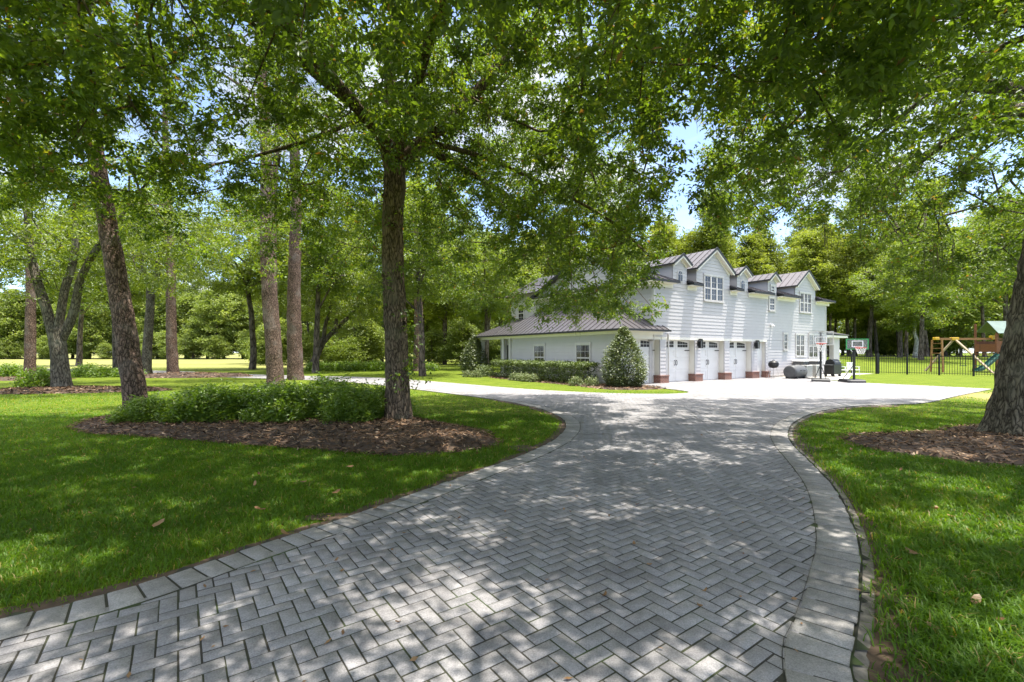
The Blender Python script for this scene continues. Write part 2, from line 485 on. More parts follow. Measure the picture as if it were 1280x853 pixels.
def paver_mat(name, stops):
    m, t, out = new_mat(name)
    b = N(t, 'ShaderNodeBsdfPrincipled'); b.inputs['Roughness'].default_value = .82; b.inputs['Specular IOR Level'].default_value = .3
    at = N(t, 'ShaderNodeAttribute', attribute_name='rnd'); rp = ramp(t, stops); t.links.new(at.outputs['Fac'], rp.inputs['Fac'])
    tcn = N(t, 'ShaderNodeTexCoord')
    n1 = N(t, 'ShaderNodeTexNoise'); n1.inputs['Scale'].default_value = 130; n1.inputs['Detail'].default_value = 4
    n2 = N(t, 'ShaderNodeTexNoise'); n2.inputs['Scale'].default_value = 1.1; n2.inputs['Detail'].default_value = 6; n2.inputs['Roughness'].default_value = .65
    n3 = N(t, 'ShaderNodeTexNoise'); n3.inputs['Scale'].default_value = 14; n3.inputs['Detail'].default_value = 5
    for n in (n1, n2, n3): t.links.new(tcn.outputs['Object'], n.inputs['Vector'])
    def mul(a, src, lo, hi, p0=.3, p1=.7):
        r = ramp(t, [(p0, (lo,) * 3), (p1, (hi,) * 3)]); t.links.new(src, r.inputs['Fac'])
        x = N(t, 'ShaderNodeMixRGB', blend_type='MULTIPLY'); x.inputs['Fac'].default_value = 1
        t.links.new(a, x.inputs['Color1']); t.links.new(r.outputs['Color'], x.inputs['Color2'])
        return x.outputs['Color']
    c = mul(rp.outputs['Color'], n1.outputs['Fac'], .72, 1.22)
    c = mul(c, n2.outputs['Fac'], .78, 1.12, .34, .62)
    c = mul(c, n3.outputs['Fac'], .84, 1.08)
    t.links.new(c, b.inputs['Base Color'])
    bp = N(t, 'ShaderNodeBump'); bp.inputs['Strength'].default_value = .35; bp.inputs['Distance'].default_value = .004
    t.links.new(n1.outputs['Fac'], bp.inputs['Height']); t.links.new(bp.outputs['Normal'], b.inputs['Normal'])
    t.links.new(b.outputs[0], out.inputs['Surface'])
    return m
M['paver'] = paver_mat('grey_paver', [(0, (.220, .211, .213)), (.5, (.268, .258, .261)), (1, (.316, .305, .308))])
M['border_paver'] = paver_mat('border_paver', [(0, (.235, .225, .215)), (1, (.34, .325, .31))])

def joint_mat():
    m, t, out = new_mat('sand_joint')
    b = N(t, 'ShaderNodeBsdfPrincipled'); b.inputs['Roughness'].default_value = .95
    tcn = N(t, 'ShaderNodeTexCoord'); n = N(t, 'ShaderNodeTexNoise'); n.inputs['Scale'].default_value = 2.3; n.inputs['Detail'].default_value = 7
    t.links.new(tcn.outputs['Object'], n.inputs['Vector'])
    rp = ramp(t, [(.38, (.036, .032, .026)), (.55, (.038, .040, .022)), (.68, (.042, .066, .016))]); t.links.new(n.outputs['Fac'], rp.inputs['Fac'])
    t.links.new(rp.outputs['Color'], b.inputs['Base Color']); t.links.new(b.outputs[0], out.inputs['Surface'])
    return m
M['joint'] = joint_mat()

def ground_mat():
    m, t, out = new_mat('lawn_ground')
    b = N(t, 'ShaderNodeBsdfPrincipled'); b.inputs['Roughness'].default_value = .95; b.inputs['Specular IOR Level'].default_value = .1
    tcn = N(t, 'ShaderNodeTexCoord')
    def noise(s, d=6, r=.6):
        n = N(t, 'ShaderNodeTexNoise'); n.inputs['Scale'].default_value = s; n.inputs['Detail'].default_value = d; n.inputs['Roughness'].default_value = r
        t.links.new(tcn.outputs['Object'], n.inputs['Vector']); return n
    n1 = noise(18, 6, .75); n2 = noise(1.1, 8, .7); n3 = noise(.09, 4)
    r1 = ramp(t, [(.3, (.058, .098, .010)), (.5, (.112, .155, .016)), (.72, (.175, .205, .026))]); t.links.new(n1.outputs['Fac'], r1.inputs['Fac'])
    r2 = ramp(t, [(.32, (.66, .76, .6)), (.68, (1.25, 1.15, 1.15))]); t.links.new(n2.outputs['Fac'], r2.inputs['Fac'])
    x1 = N(t, 'ShaderNodeMixRGB', blend_type='MULTIPLY'); x1.inputs['Fac'].default_value = 1
    t.links.new(r1.outputs['Color'], x1.inputs['Color1']); t.links.new(r2.outputs['Color'], x1.inputs['Color2'])
    # dry hay-coloured field far to the left
    sp = N(t, 'ShaderNodeSeparateXYZ'); t.links.new(tcn.outputs['Object'], sp.inputs[0])
    fy = N(t, 'ShaderNodeMapRange'); fy.inputs['From Min'].default_value = 40; fy.inputs['From Max'].default_value = 52
    t.links.new(sp.outputs['Y'], fy.inputs['Value'])
    fx = N(t, 'ShaderNodeMapRange'); fx.inputs['From Min'].default_value = -6; fx.inputs['From Max'].default_value = -22
    t.links.new(sp.outputs['X'], fx.inputs['Value'])
    ml = N(t, 'ShaderNodeMath', operation='MULTIPLY'); t.links.new(fy.outputs[0], ml.inputs[0]); t.links.new(fx.outputs[0], ml.inputs[1])
    r3 = ramp(t, [(.35, (.19, .205, .06)), (.65, (.26, .255, .085))]); t.links.new(n3.outputs['Fac'], r3.inputs['Fac'])
    x2 = N(t, 'ShaderNodeMixRGB'); t.links.new(ml.outputs[0], x2.inputs['Fac'])
    t.links.new(x1.outputs['Color'], x2.inputs['Color1']); t.links.new(r3.outputs['Color'], x2.inputs['Color2'])
    # straw patch beside the parking court
    vs = N(t, 'ShaderNodeVectorMath', operation='DISTANCE'); vs.inputs[1].default_value = (18.5, 16.0, 0)
    t.links.new(tcn.outputs['Object'], vs.inputs[0])
    fs = N(t, 'ShaderNodeMapRange'); fs.inputs['From Min'].default_value = 3.6; fs.inputs['From Max'].default_value = 1.2
    t.links.new(vs.outputs['Value'], fs.inputs['Value'])
    x3 = N(t, 'ShaderNodeMixRGB'); x3.inputs['Color2'].default_value = (.34, .27, .11, 1)
    t.links.new(fs.outputs[0], x3.inputs['Fac']); t.links.new(x2.outputs['Color'], x3.inputs['Color1'])
    t.links.new(x3.outputs['Color'], b.inputs['Base Color'])
    bp = N(t, 'ShaderNodeBump'); bp.inputs['Strength'].default_value = .8; bp.inputs['Distance'].default_value = .05
    t.links.new(n1.outputs['Fac'], bp.inputs['Height']); t.links.new(bp.outputs['Normal'], b.inputs['Normal'])
    t.links.new(b.outputs[0], out.inputs['Surface'])
    return m
M['ground'] = ground_mat()
M['soil'] = surf('mulch_soil', (.085, .056, .038), .95, .5, 9, .4)
M['old_concrete'] = surf('old_concrete', (.22, .195, .165), .9, .5, 11, .3)
M['dirt'] = surf('bare_dirt', (.105, .068, .042), .95, .5, 9, .3)

# ------------------------------------------------------------------ ground
def gz(x, y):
    """gentle rise of the lawn beyond the fence"""
    x = np.asarray(x, float); y = np.asarray(y, float)
    a = np.clip((y - 37.5) / 20, 0, 1); a = a * a * (3 - 2 * a)
    b = np.clip((x - 24) / 12, 0, 1); b = b * b * (3 - 2 * b)
    return 0.95 * a * b

xs = np.unique(np.r_[np.linspace(-900, -150, 12), np.linspace(-150, 150, 121), np.linspace(150, 900, 12)])
ys = np.unique(np.r_[np.linspace(-300, -20, 8), np.linspace(-20, 160, 91), np.linspace(160, 1500, 14)])
X, Y = np.meshgrid(xs, ys)
V = np.stack([X, Y, gz(X, Y)], -1).reshape(-1, 3)
nx, ny = len(xs), len(ys)
i = (np.arange(ny - 1)[:, None] * nx + np.arange(nx - 1)[None, :]).ravel()
g_o = mesh_np('ground', V, [np.stack([i, i + 1, i + 1 + nx, i + nx], 1)], M['ground'], smooth=True)
tag(g_o, kind='structure')

# ------------------------------------------------------------------ driveway: outline, pavers, border
UD = np.array([.83981, .54288]); VD = np.array([-.54288, .83981]); P0 = np.array([7.8545, 24.1039])
def hw(t, v):                       # house frame -> world
    return P0 + UD * t + VD * v

left_edge = catmull([(-6.6, .4), (-4.4, 1.75), (-3.05, 2.72), (-2.56, 3.12), (-2.17, 3.66), (-1.62, 4.4), (-1.04, 5.27), (-.43, 6.23), (.12, 7.08),
                     (.72, 8.3), (1.1, 9.6), (1.22, 10.9), (1.05, 12.2), (.48, 13.85), (-.9, 16.1), (-3.27, 18.94), (-6.24, 22.4), (-9.6, 25.6), (-13.2, 27.6), (-18, 29.7), (-24, 33.6), (-34, 38.6), (-60, 47)])
right_edge = catmull([(1.36, -3), (1.30, .4), (1.40, 1.6), (1.64, 2.25), (1.83, 2.49), (2.125, 2.85), (2.62, 3.49), (2.90, 3.9), (3.32, 4.6), (3.79, 5.49), (4.29, 6.68),
                      (4.74, 7.8), (5.30, 8.92), (6.22, 10.3), (7.5, 11.75), (8.8, 12.9), (10.2, 13.7), (11.6, 14.15), (13.2, 14.75), (16.6, 17.2), (20.9, 20.2)])
island = catmull([(-60, 50.4), (-34, 41.9), (-24, 36.9), (-18, 33.2), (-14.3, 31.6), (-10.3, 30.3), (-6.8, 27.8), (-3.37, 24.4), (.35, 20.35), (3.14, 18.35),
                  (5.5, 17.75), (6.75, 18.1), (7.15, 18.9), (6.9, 20.0), (6.5, 21.2)])
g1 = hw(-1.9, .5); g2 = hw(10.6, .5)
outline = np.vstack([left_edge[::-1], [(-6.6, -3)], right_edge, [(18.4, 24.3), tuple(hw(10.7, -1.6))], [tuple(g2), tuple(g1)], island[::-1]])

drive_sheet = MB()
def fan_fill(name, poly, z, mat, cell=.4):
    """fill an outline with a grid plus boundary cut: use bmesh triangulation"""
    import bmesh
    bm = bmesh.new()
    vs = [bm.verts.new((p[0], p[1], z)) for p in poly]
    f = bm.faces.new(vs)
    if f.normal.z < 0: f.normal_flip()
    bmesh.ops.triangulate(bm, faces=[f])
    me = bpy.data.meshes.new(name); bm.to_mesh(me); bm.free(); me.materials.append(mat)
    o = bpy.data.objects.new(name, me); COL.objects.link(o); return o
cs = .12
cx_, cy_ = np.meshgrid(np.arange(-62, 24, cs), np.arange(-3, 52, cs)); cc = np.stack([cx_.ravel(), cy_.ravel()], 1)
cc = cc[np.abs(cc[:, 0]) < 1.7 * cc[:, 1] + 6]
cc = cc[inside(cc, outline)]
nn_ = len(cc)
V = np.stack([np.column_stack([cc + np.array([sx, sy]) * cs / 2, np.full(nn_, .0226)]) for sx, sy in ((-1, -1), (1, -1), (1, 1), (-1, 1))], 1).reshape(-1, 3)
base_o = mesh_np('driveway', V, [np.arange(nn_ * 4).reshape(-1, 4)], M['joint'])
tag(base_o, kind='structure')

def make_pavers():
    pw, pl = .0975, .195
    ang = math.radians(53.6)                        # herringbone axes, turned a little from the house
    e1 = np.array([math.cos(ang), math.sin(ang)]); e1 = np.array([.812, .584]); e2 = np.array([-.584, .812])
    # herringbone on a grid of pw cells: 4-cell repeat
    lo, hi = -560, 560
    ii, jj = np.meshgrid(np.arange(lo, hi), np.arange(lo, hi), indexing='ij')
    k = (ii - jj) % 4
    hz = k == 0; vt = k == 3
    # horizontal brick covers (i,j),(i+1,j) where (i-j)%4==0 ; vertical covers (i,j),(i,j+1) where (i-j)%4==3
    cen = []; horiz = []
    a = np.stack([ii[hz] + 1.0, jj[hz] + .5], 1) * pw; cen.append(a); horiz.append(np.ones(len(a), bool))
    a = np.stack([ii[vt] + .5, jj[vt] + 1.0], 1) * pw; cen.append(a); horiz.append(np.zeros(len(a), bool))
    cen = np.vstack(cen); horiz = np.concatenate(horiz)
    W = cen[:, :1] * e1 + cen[:, 1:] * e2
    keep = (W[:, 0] > -34) & (W[:, 0] < 24) & (W[:, 1] > -1) & (W[:, 1] < 44) & (np.abs(W[:, 0]) < 1.6 * W[:, 1] + 3)
    W = W[keep]; horiz = horiz[keep]
    keep = inside(W, outline)
    W = W[keep]; horiz = horiz[keep]
    near = np.zeros(len(W), bool)
    for ln, wd in ((left_edge, .30), (right_edge, .285), (island, .26)):
        dd = dist_line(W, ln[::2]); sel = dd > wd - .055
        W = W[sel]; horiz = horiz[sel]; near = near[sel] | (dd[sel] < wd + .12)
    n = len(W)
    L = np.where(horiz, pl, pw)[:, None] / 2 - .0048; S = np.where(horiz, pw, pl)[:, None] / 2 - .0048
    L = L + rng.normal(0, .0008, (n, 1)); S = S + rng.normal(0, .0008, (n, 1))
    ja = rng.normal(0, .006, n)[:, None]
    f1 = e1 * np.cos(ja) + e2 * np.sin(ja); f2 = e2 * np.cos(ja) - e1 * np.sin(ja)
    W = W + rng.normal(0, .0008, (n, 2))
    z = .026 + rng.normal(0, .0006, n) - near * .0014
    tilt = rng.normal(0, .003, (n, 2))
    Vs = []
    bev = .003
    for (ins, dz) in ((0, -.020), (0, -bev), (bev, 0)):
        for sx, sy in ((-1, -1), (1, -1), (1, 1), (-1, 1)):
            lx = sx * (L - ins); ly = sy * (S - ins)
            p = W + f1 * lx + f2 * ly
            zz = z + dz + (lx[:, 0] * tilt[:, 0] + ly[:, 0] * tilt[:, 1])
            Vs.append(np.column_stack([p, zz]))
    V = np.stack(Vs, 1).reshape(-1, 3)
    b = np.arange(n)[:, None] * 12
    F = [b + np.array([[8, 9, 10, 11]])]
    for r in (0, 4):
        for q in range(4):
            q2 = (q + 1) % 4
            F.append(b + np.array([[r + q, r + q2, r + 4 + q2, r + 4 + q]]))
    rn = np.clip(.5 + rng.normal(0, .20, n), 0, 1)
    o = mesh_np('paving', V, [np.vstack(F)], M['paver'], attr=np.repeat(rn, 12))
    tag(o, kind='structure')
    return n
n_pavers = make_pavers()

def border(name, line, width, side, step=.162):
    """soldier course of bricks lying along an edge line; side=+1 drive lies to the left of travel"""
    d = np.r_[0, np.cumsum(np.linalg.norm(np.diff(line, axis=0), axis=1))]
    s = np.arange(0.05, d[-1] - step, step)
    def at(q): return np.stack([np.interp(q, d, line[:, 0]), np.interp(q, d, line[:, 1])], -1)
    def nrm(q):
        t = at(q + .15) - at(q - .15); t /= np.linalg.norm(t, axis=-1)[:, None] + 1e-9
        return np.stack([-t[:, 1], t[:, 0]], -1) * side
    n = len(s); g = .0068
    a, b_ = s + g, s + step - g
    na, nb = nrm(a), nrm(b_)
    A0, B0 = at(a), at(b_)
    m = (np.abs(A0[:, 0]) < 1.7 * A0[:, 1] + 5)
    A0, B0, na, nb = A0[m], B0[m], na[m], nb[m]; n = len(A0)
    jit = rng.normal(0, .006, (n, 1))
    z = .0278 + rng.normal(0, .0007, n)
    Vs = []
    for ins, dz in ((0, -.022), (0, -.005), (.005, 0)):
        tA = (B0 - A0); tA /= np.linalg.norm(tA, axis=1)[:, None] + 1e-9
        for P, nn, wv, sg in ((A0, na, ins, 1), (B0, nb, ins, -1), (B0, nb, width - ins, -1), (A0, na, width - ins, 1)):
            p = P + nn * (wv + jit) + tA * ins * sg
            Vs.append(np.column_stack([p, z + dz]))
    V = np.stack(Vs, 1).reshape(-1, 3)
    b = np.arange(n)[:, None] * 12
    F = [b + np.array([[8, 9, 10, 11]])]
    for r in (0, 4):
        for q in range(4):
            q2 = (q + 1) % 4
            F.append(b + np.array([[r + q, r + q2, r + 4 + q2, r + 4 + q]]))
    rn = np.clip(.5 + rng.normal(0, .25, n), 0, 1)
    o = mesh_np(name, V, [np.vstack(F)], M['border_paver'], attr=np.repeat(rn, 12))
    tag(o, kind='structure')
border('kerb', left_edge, .30, -1)
border('kerb', right_edge, .285, 1)
border('kerb', island, .26, -1)
# thin poured edging outside the right hand border, dirt strip outside the left one
def strip(name, line, off0, off1, z, mat, wob=0.0, seed=1):
    ln = resample(line, .12)
    t = np.gradient(ln, axis=0); t /= np.linalg.norm(t, axis=1)[:, None]
    nn = np.stack([-t[:, 1], t[:, 0]], 1)
    w = wob * wave(ln[:, 0] * 3, ln[:, 1] * 3, 1.2, seed)
    a = ln + nn * off0; b = ln + nn * (off1 + np.sign(off1) * w)[:, None]
    n = len(ln)
    V = np.vstack([np.column_stack([a, np.full(n, z)]), np.column_stack([b, np.full(n, z * .3)])])
    k = np.arange(n - 1)
    return tag(mesh_np(name, V, [np.stack([k, k + 1, n + k + 1, n + k], 1)], mat), kind='structure')
rsel = (right_edge[:, 1] > .5) & (right_edge[:, 1] < 14.2)
strip('edging', right_edge[rsel], -.012, -.085, .016, M['old_concrete'], .02, 5)
strip('joint', right_edge[rsel], .286, .302, .0305, M['joint'], .003, 5)
strip('joint', right_edge[rsel], -.014, .006, .0305, M['joint'], .003, 5)
strip('bare_soil', right_edge[rsel], -.08, -.26, .008, M['dirt'], .12, 3)
l2 = (left_edge[:, 1] > .5) & (left_edge[:, 1] < 28)
strip('joint', left_edge[l2], -.301, -.320, .0305, M['joint'], .003, 6)
lsel = (left_edge[:, 1] > 1.2) & (left_edge[:, 1] < 16)
strip('bare_soil', left_edge[lsel], .0, .16, .012, M['dirt'], .09, 4)
# pale walk from the court to the gate
walk = [tuple(hw(12.0, -1.2)), (19.0, 26.3), (24.3, 33.2), (27.4, 35.0), (26.7, 36.2), (23.6, 35.2), tuple(hw(17.6, .2)), tuple(hw(10.5, .2)), tuple(hw(10.5, -1.7))]
tag(fan_fill('footpath', walk, .012, M['concrete']), kind='structure')

# ------------------------------------------------------------------ mulch beds
mulch_a = np.array([(-9.5, 10.0), (-8.3, 9.15), (-7.1, 8.85), (-4.8, 8.1), (-2.8, 7.5), (-1.7, 7.2), (-.8, 7.5), (-.25, 8.15), (-.65, 9.4), (-1.8, 10.6), (-3.2, 11.9), (-6, 12.5), (-9, 12.6), (-10, 11.3)])
mulch_b = np.array([(6.5, 8.95), (5.95, 8.3), (5.95, 7.5), (6.45, 6.75), (7.2, 6.2), (8.5, 5.7), (12, 5.4), (13, 8), (12, 10.2), (9.6, 10), (8.6, 9.35)])
def ell(cx, cy, rx, ry, n=28, seed=0):
    a = np.linspace(0, 2 * np.pi, n, endpoint=False)
    w = 1 + .10 * np.sin(3 * a + seed) + .06 * np.sin(7 * a + seed * 2)
    return np.stack([cx + rx * w * np.cos(a), cy + ry * w * np.sin(a)], 1)
BEDS = [(mulch_a, .15, 15000), (mulch_b, .10, 9000), (ell(-18.6, 19.6, 3.6, 1.7, seed=1), .12, 2500), (ell(-21.2, 31.0, 3.6, 1.9, seed=2), .25, 1500),
        (ell(-29.5, 27.6, 3.2, 1.5, seed=3), .12, 800)]
isl_bed = np.array([tuple(hw(-3.15, .3)), tuple(hw(-3.1, 9.4)), tuple(hw(-4.8, 9.4)), tuple(hw(-5.0, 2)), tuple(hw(-5.2, -1.6)), tuple(hw(-2.8, -2.4)), tuple(hw(-2.2, -.6))])
BEDS.append((isl_bed, .05, 2500))
def bed_height(P, poly, hgt):
    d = dist_line(P, np.vstack([poly, poly[:1]]))
    return np.where(inside(P, poly), hgt * (1 - np.exp(-d / .5)), 0)
for bi, (poly, hgt, nch) in enumerate(BEDS):
    poly = catmull(np.vstack([poly, poly[:1]]), .25)[:-1]
    lo = poly.min(0) - .3; hi = poly.max(0) + .3
    st = .12 if bi < 2 else .25
    gx = np.arange(lo[0], hi[0], st); gy = np.arange(lo[1], hi[1], st)
    XX, YY = np.meshgrid(gx, gy); P = np.stack([XX.ravel(), YY.ravel()], 1)
    hz = bed_height(P, poly, hgt)
    ins = inside(P, poly)
    z = np.where(ins, .012 + hz + .012 * wave(P[:, 0] * 4, P[:, 1] * 4, 1.5, 3), -.05)
    w = len(gx); n = len(P)
    q = (np.arange(len(gy) - 1)[:, None] * w + np.arange(w - 1)[None, :]).ravel()
    F = np.stack([q, q + 1, q + 1 + w, q + w], 1)
    F = F[ins[F].any(1)]
    o = mesh_np('mulch_bed', np.column_stack([P, z]), [F], M['soil'], smooth=True); tag(o, kind='structure')
    # chips
    C = rng.uniform(lo, hi, (nch * 3, 2)); C = C[inside(C, poly) | (dist_line(C, np.vstack([poly, poly[:1]])) < .12)][:nch]
    n = len(C)
    cz = bed_height(C, poly, hgt) + .022 + rng.uniform(0, .02, n)
    big = 1 if bi < 2 else 1.8
    L = rng.uniform(.02, .055, n) * big; W_ = rng.uniform(.006, .014, n) * big
    a = rng.uniform(0, 6.28, n); d = np.stack([np.cos(a), np.sin(a), rng.normal(0, .25, n)], 1)
    s_ = np.stack([-np.sin(a), np.cos(a), rng.normal(0, .35, n)], 1)
    c3 = np.column_stack([C, cz])
    V = np.stack([c3 - d * L[:, None] - s_ * W_[:, None], c3 + d * L[:, None] - s_ * W_[:, None] * .6, c3 + d * L[:, None] + s_ * W_[:, None], c3 - d * L[:, None] + s_ * W_[:, None] * .7], 1).reshape(-1, 3)
    o = mesh_np('mulch_chips', V, [np.arange(n * 4).reshape(-1, 4)], G['mulch_chip'], attr=np.repeat(rng.uniform(0, 1, n) ** 1.3, 4)); tag(o, kind='stuff')

# ------------------------------------------------------------------ grass blades
BARE = [ell(1.98, 2.3, .14, .26, seed=5), ell(2.55, 3.05, .13, .24, seed=6), ell(5.0, 7.9, .16, .40, seed=8), ell(-1.75, 4.5, .28, .10, seed=3), ell(-.72, 6.0, .16, .2, seed=4), ell(.25, 7.75, .30, .24, seed=1)]
for bp_ in BARE:
    tag(fan_fill('bare_soil', bp_, .0085 + .0004 * len(bpy.data.meshes) / 300, M['dirt']), kind='structure')
def make_grass():
    Pn = []; size = []
    for (r0, r1, dens, wd, ht) in ((1.2, 4, 6000, .0055, .055), (4, 7, 3600, .0065, .052), (7, 12, 1500, .009, .05), (12, 19, 170, .016, .045)):
        xm = 1.35 * r1 + 2
        nn = int(dens * 2 * xm * (r1 - min(r0, r1)) * 1.0)
        P = np.column_stack([rng.uniform(-xm, xm, nn), rng.uniform(r0 * .55 if r0 < 2 else r0, r1, nn)])
        P = P[np.abs(P[:, 0]) < 1.3 * P[:, 1] + 2.6]
        Pn.append(P); size.append(np.tile([wd, ht], (len(P), 1)))
    P = np.vstack(Pn); S = np.vstack(size)
    k = ~inside(P, outline)
    P = P[k]; S = S[k]
    for poly, _, _ in BEDS:
        k = ~inside(P, poly) | (rng.random(len(P)) < .02)
        P = P[k]; S = S[k]
    hp = np.array([hw(-3.1, 0), hw(-3.1, 9.6), hw(-3.1, 16), hw(19, 16), hw(19, 0)])
    k = ~inside(P, hp) & ~inside(P, np.array(walk)) & (np.hypot(P[:, 0] - 18.5, (P[:, 1] - 16)) > 2.2)
    P = P[k]; S = S[k]
    de = np.minimum(dist_line(P, left_edge[::3]), dist_line(P, right_edge[::3]))
    bare = wave(P[:, 0], P[:, 1], 3.2, 11) + .5 * wave(P[:, 0], P[:, 1], 9, 12)
    pr = np.clip((de - .07) / .22, 0, 1) * .9 + .1
    pr = np.where((de < .07), .03, pr)
    pr = pr * np.clip(1.25 - .8 * np.clip(bare - .5, 0, 2) * np.exp(-de / 1.5), .08, 1)
    k = rng.random(len(P)) < pr
    P = P[k]; S = S[k]; de = de[k]
    inb = np.zeros(len(P), bool)
    for bp_ in BARE: inb |= inside(P, bp_)
    k = ~inb | (rng.random(len(P)) < .5)
    P = P[k]; S = S[k]; de = de[k]
    n = len(P)
    clump = wave(P[:, 0], P[:, 1], 7, 21)
    east = np.clip((P[:, 0] - 1.0) / .5, 0, 1) * np.clip((9 - P[:, 1]) / 4, 0, 1)
    S = S * (1 + east[:, None] * np.array([[.35, .75]]))
    h = S[:, 1] * rng.uniform(.5, 1.25, n) * (1 + .25 * clump); w = S[:, 0] * rng.uniform(.7, 1.3, n)
    a = rng.uniform(0, 6.28, n); lean = rng.uniform(.4, 1.35, n)
    d = np.stack([np.cos(a), np.sin(a), np.zeros(n)], 1); s_ = np.stack([-np.sin(a), np.cos(a), np.zeros(n)], 1)
    b0 = np.column_stack([P, gz(P[:, 0], P[:, 1])])
    up = np.array([0, 0, 1.0])
    mid = b0 + up * (h * .6)[:, None] + d * (h * lean * .35)[:, None]
    tip = b0 + up * (h * np.clip(1.05 - .35 * lean, .4, 1))[:, None] + d * (h * lean)[:, None]
    hw_ = (w / 2)[:, None]
    V = np.stack([b0 - s_ * hw_, b0 + s_ * hw_, mid + s_ * hw_ * .9, mid - s_ * hw_ * .9, tip], 1).reshape(-1, 3)
    b = np.arange(n)[:, None] * 5
    rn = np.clip(.45 + .16 * clump + .2 * wave(P[:, 0], P[:, 1], 1.3, 77) + rng.normal(0, .18, n), 0, .96)
    rn = np.where(rng.random(n) < .035, 1.0, rn)
    o = mesh_np('grass', V, [b + np.array([[0, 1, 2, 3]]), b + np.array([[3, 2, 4]])], G['grass_blade'], attr=np.repeat(rn, 5))
    tag(o, kind='stuff')
    return n
n_grass = make_grass()

# ------------------------------------------------------------------ leaves and trees
def leaves(C, L, W, rn, droop=0.3, upb=0.9, r=None, fold=.25):
    """C (N,3) leaf bases -> rhombic folded leaves"""
    r = r or rng
    n = len(C)
    a = r.uniform(0, 2 * np.pi, n)
    d = np.stack([np.cos(a), np.sin(a), r.normal(-droop, .45, n)], 1); d /= np.linalg.norm(d, axis=1)[:, None]
    nrm = np.stack([r.normal(0, .6, n), r.normal(0, .6, n), np.full(n, upb)], 1)
    s = np.cross(d, nrm); s /= np.linalg.norm(s, axis=1)[:, None] + 1e-9
    u = np.cross(s, d)
    Ls = (L * r.uniform(.5, 1.4, n))[:, None]; Ws = (W * r.uniform(.75, 1.25, n))[:, None]
    m = C + d * Ls * .5 + u * Ws * fold
    V = np.stack([C, m - s * Ws * .5, C + d * Ls - u * Ws * .15, m + s * Ws * .5], 1)
    # drop the midrib so that the two halves fold
    V[:, 1] += -u * 0; V[:, 3] += -u * 0
    b = np.arange(n)[:, None] * 4
    F = np.vstack([b + np.array([[0, 1, 2]]), b + np.array([[0, 2, 3]])])
    return V.reshape(-1, 3), F, np.repeat(rn, 4)

def grow(nodes, radii, parents, targets, sag=.08, r=None, seg=0.6, dirpull=None):
    """attach every target to the nearest node of the growing skeleton"""
    r = r or rng
    N0 = len(nodes)
    cap = N0 + len(targets) * 8
    P = np.zeros((cap, 3)); P[:N0] = nodes
    par = list(parents); cnt = N0
    d0 = np.min(np.linalg.norm(targets[:, None, :] - P[None, :N0], axis=2), axis=1)
    order = np.argsort(d0)
    tips = []
    for ti in order:
        T = targets[ti]
        D = np.linalg.norm(P[:cnt] - T, axis=1)
        j = int(np.argmin(D + (P[:cnt, 2] > T[2] + 1.2) * .3)); dd = D[j]
        k = max(1, min(7, int(dd / seg)))
        p0 = P[j].copy(); prev = j
        off = r.normal(0, .10 * dd, 3)
        for q in range(1, k + 1):
            f = q / k
            x = p0 + (T - p0) * f + off * math.sin(f * math.pi) + np.array([0, 0, sag * dd * math.sin(f * math.pi)])
            P[cnt] = x; par.append(prev); prev = cnt; cnt += 1
        tips.append(prev)
    P = P[:cnt]; par = np.array(par)
    load = np.zeros(cnt); load[tips] += 1
    for c in range(cnt - 1, N0 - 1, -1):
        load[par[c]] += load[c]
    return P, par, load, N0

def twigs_mesh(P, par, load, N0, r_tip=.006, power=.46, sides=5, rmax=.16):
    c = np.arange(N0, len(P)); p = par[c]
    rc = np.minimum(r_tip * np.maximum(load[c], 1) ** power, rmax)
    rp = np.where(p >= N0, np.minimum(r_tip * np.maximum(load[p], 1) ** power, rmax), rc * 1.12)
    A, Bb = P[p], P[c]
    t = Bb - A; t /= np.linalg.norm(t, axis=1)[:, None] + 1e-9
    ref = np.where(np.abs(t[:, 2:3]) < .9, np.array([[0, 0, 1.0]]), np.array([[1.0, 0, 0]]))
    a = np.cross(t, ref); a /= np.linalg.norm(a, axis=1)[:, None] + 1e-9
    b = np.cross(t, a)
    th = np.linspace(0, 2 * np.pi, sides, endpoint=False)
    ring = np.cos(th)[None, :, None] * a[:, None, :] + np.sin(th)[None, :, None] * b[:, None, :]
    V = np.concatenate([A[:, None] + ring * rp[:, None, None], (Bb + t * 0.3 * rc[:, None])[:, None] + ring * rc[:, None, None]], 1).reshape(-1, 3)
    o = np.arange(len(c))[:, None] * 2 * sides
    k = np.arange(sides); j = (k + 1) % sides
    Q = np.stack([k, j, sides + j, sides + k], 1)
    F = (o[:, :, None] + Q[None]).reshape(-1, 4)
    return V, F

def bark_flute(seed, amp=.05, plate=.03, lobes=5, flare_h=.0, flare=.0):
    r = np.random.default_rng(seed)
    ph = r.uniform(0, 6.28, 8)
    def f(i, th, pts):
        z = pts[:, 2][:, None]
        o = 1 + amp * np.sin(2 * th + ph[0] + z * .5) * .6 + amp * np.sin(3 * th + ph[1] - z * .7) * .5
        o = o + plate * np.sin(13 * th + ph[2] + 2.2 * np.sin(z * 3 + ph[3])) * np.sin(z * 9 + 3 * np.sin(5 * th + ph[4]))
        o = o + plate * .7 * np.sin(21 * th + ph[5] + 3 * np.sin(z * 2.1)) 
        if flare > 0:
            o = o + flare * np.exp(-np.clip(z, 0, 99) / flare_h) * (1 + .45 * np.sin(lobes * th + ph[6]))
        return o
    return f

def trunk_path(pts, rr, step):
    c = catmull(np.column_stack([np.asarray(pts, float), rr]), step)
    return c[:, :3], c[:, 3]

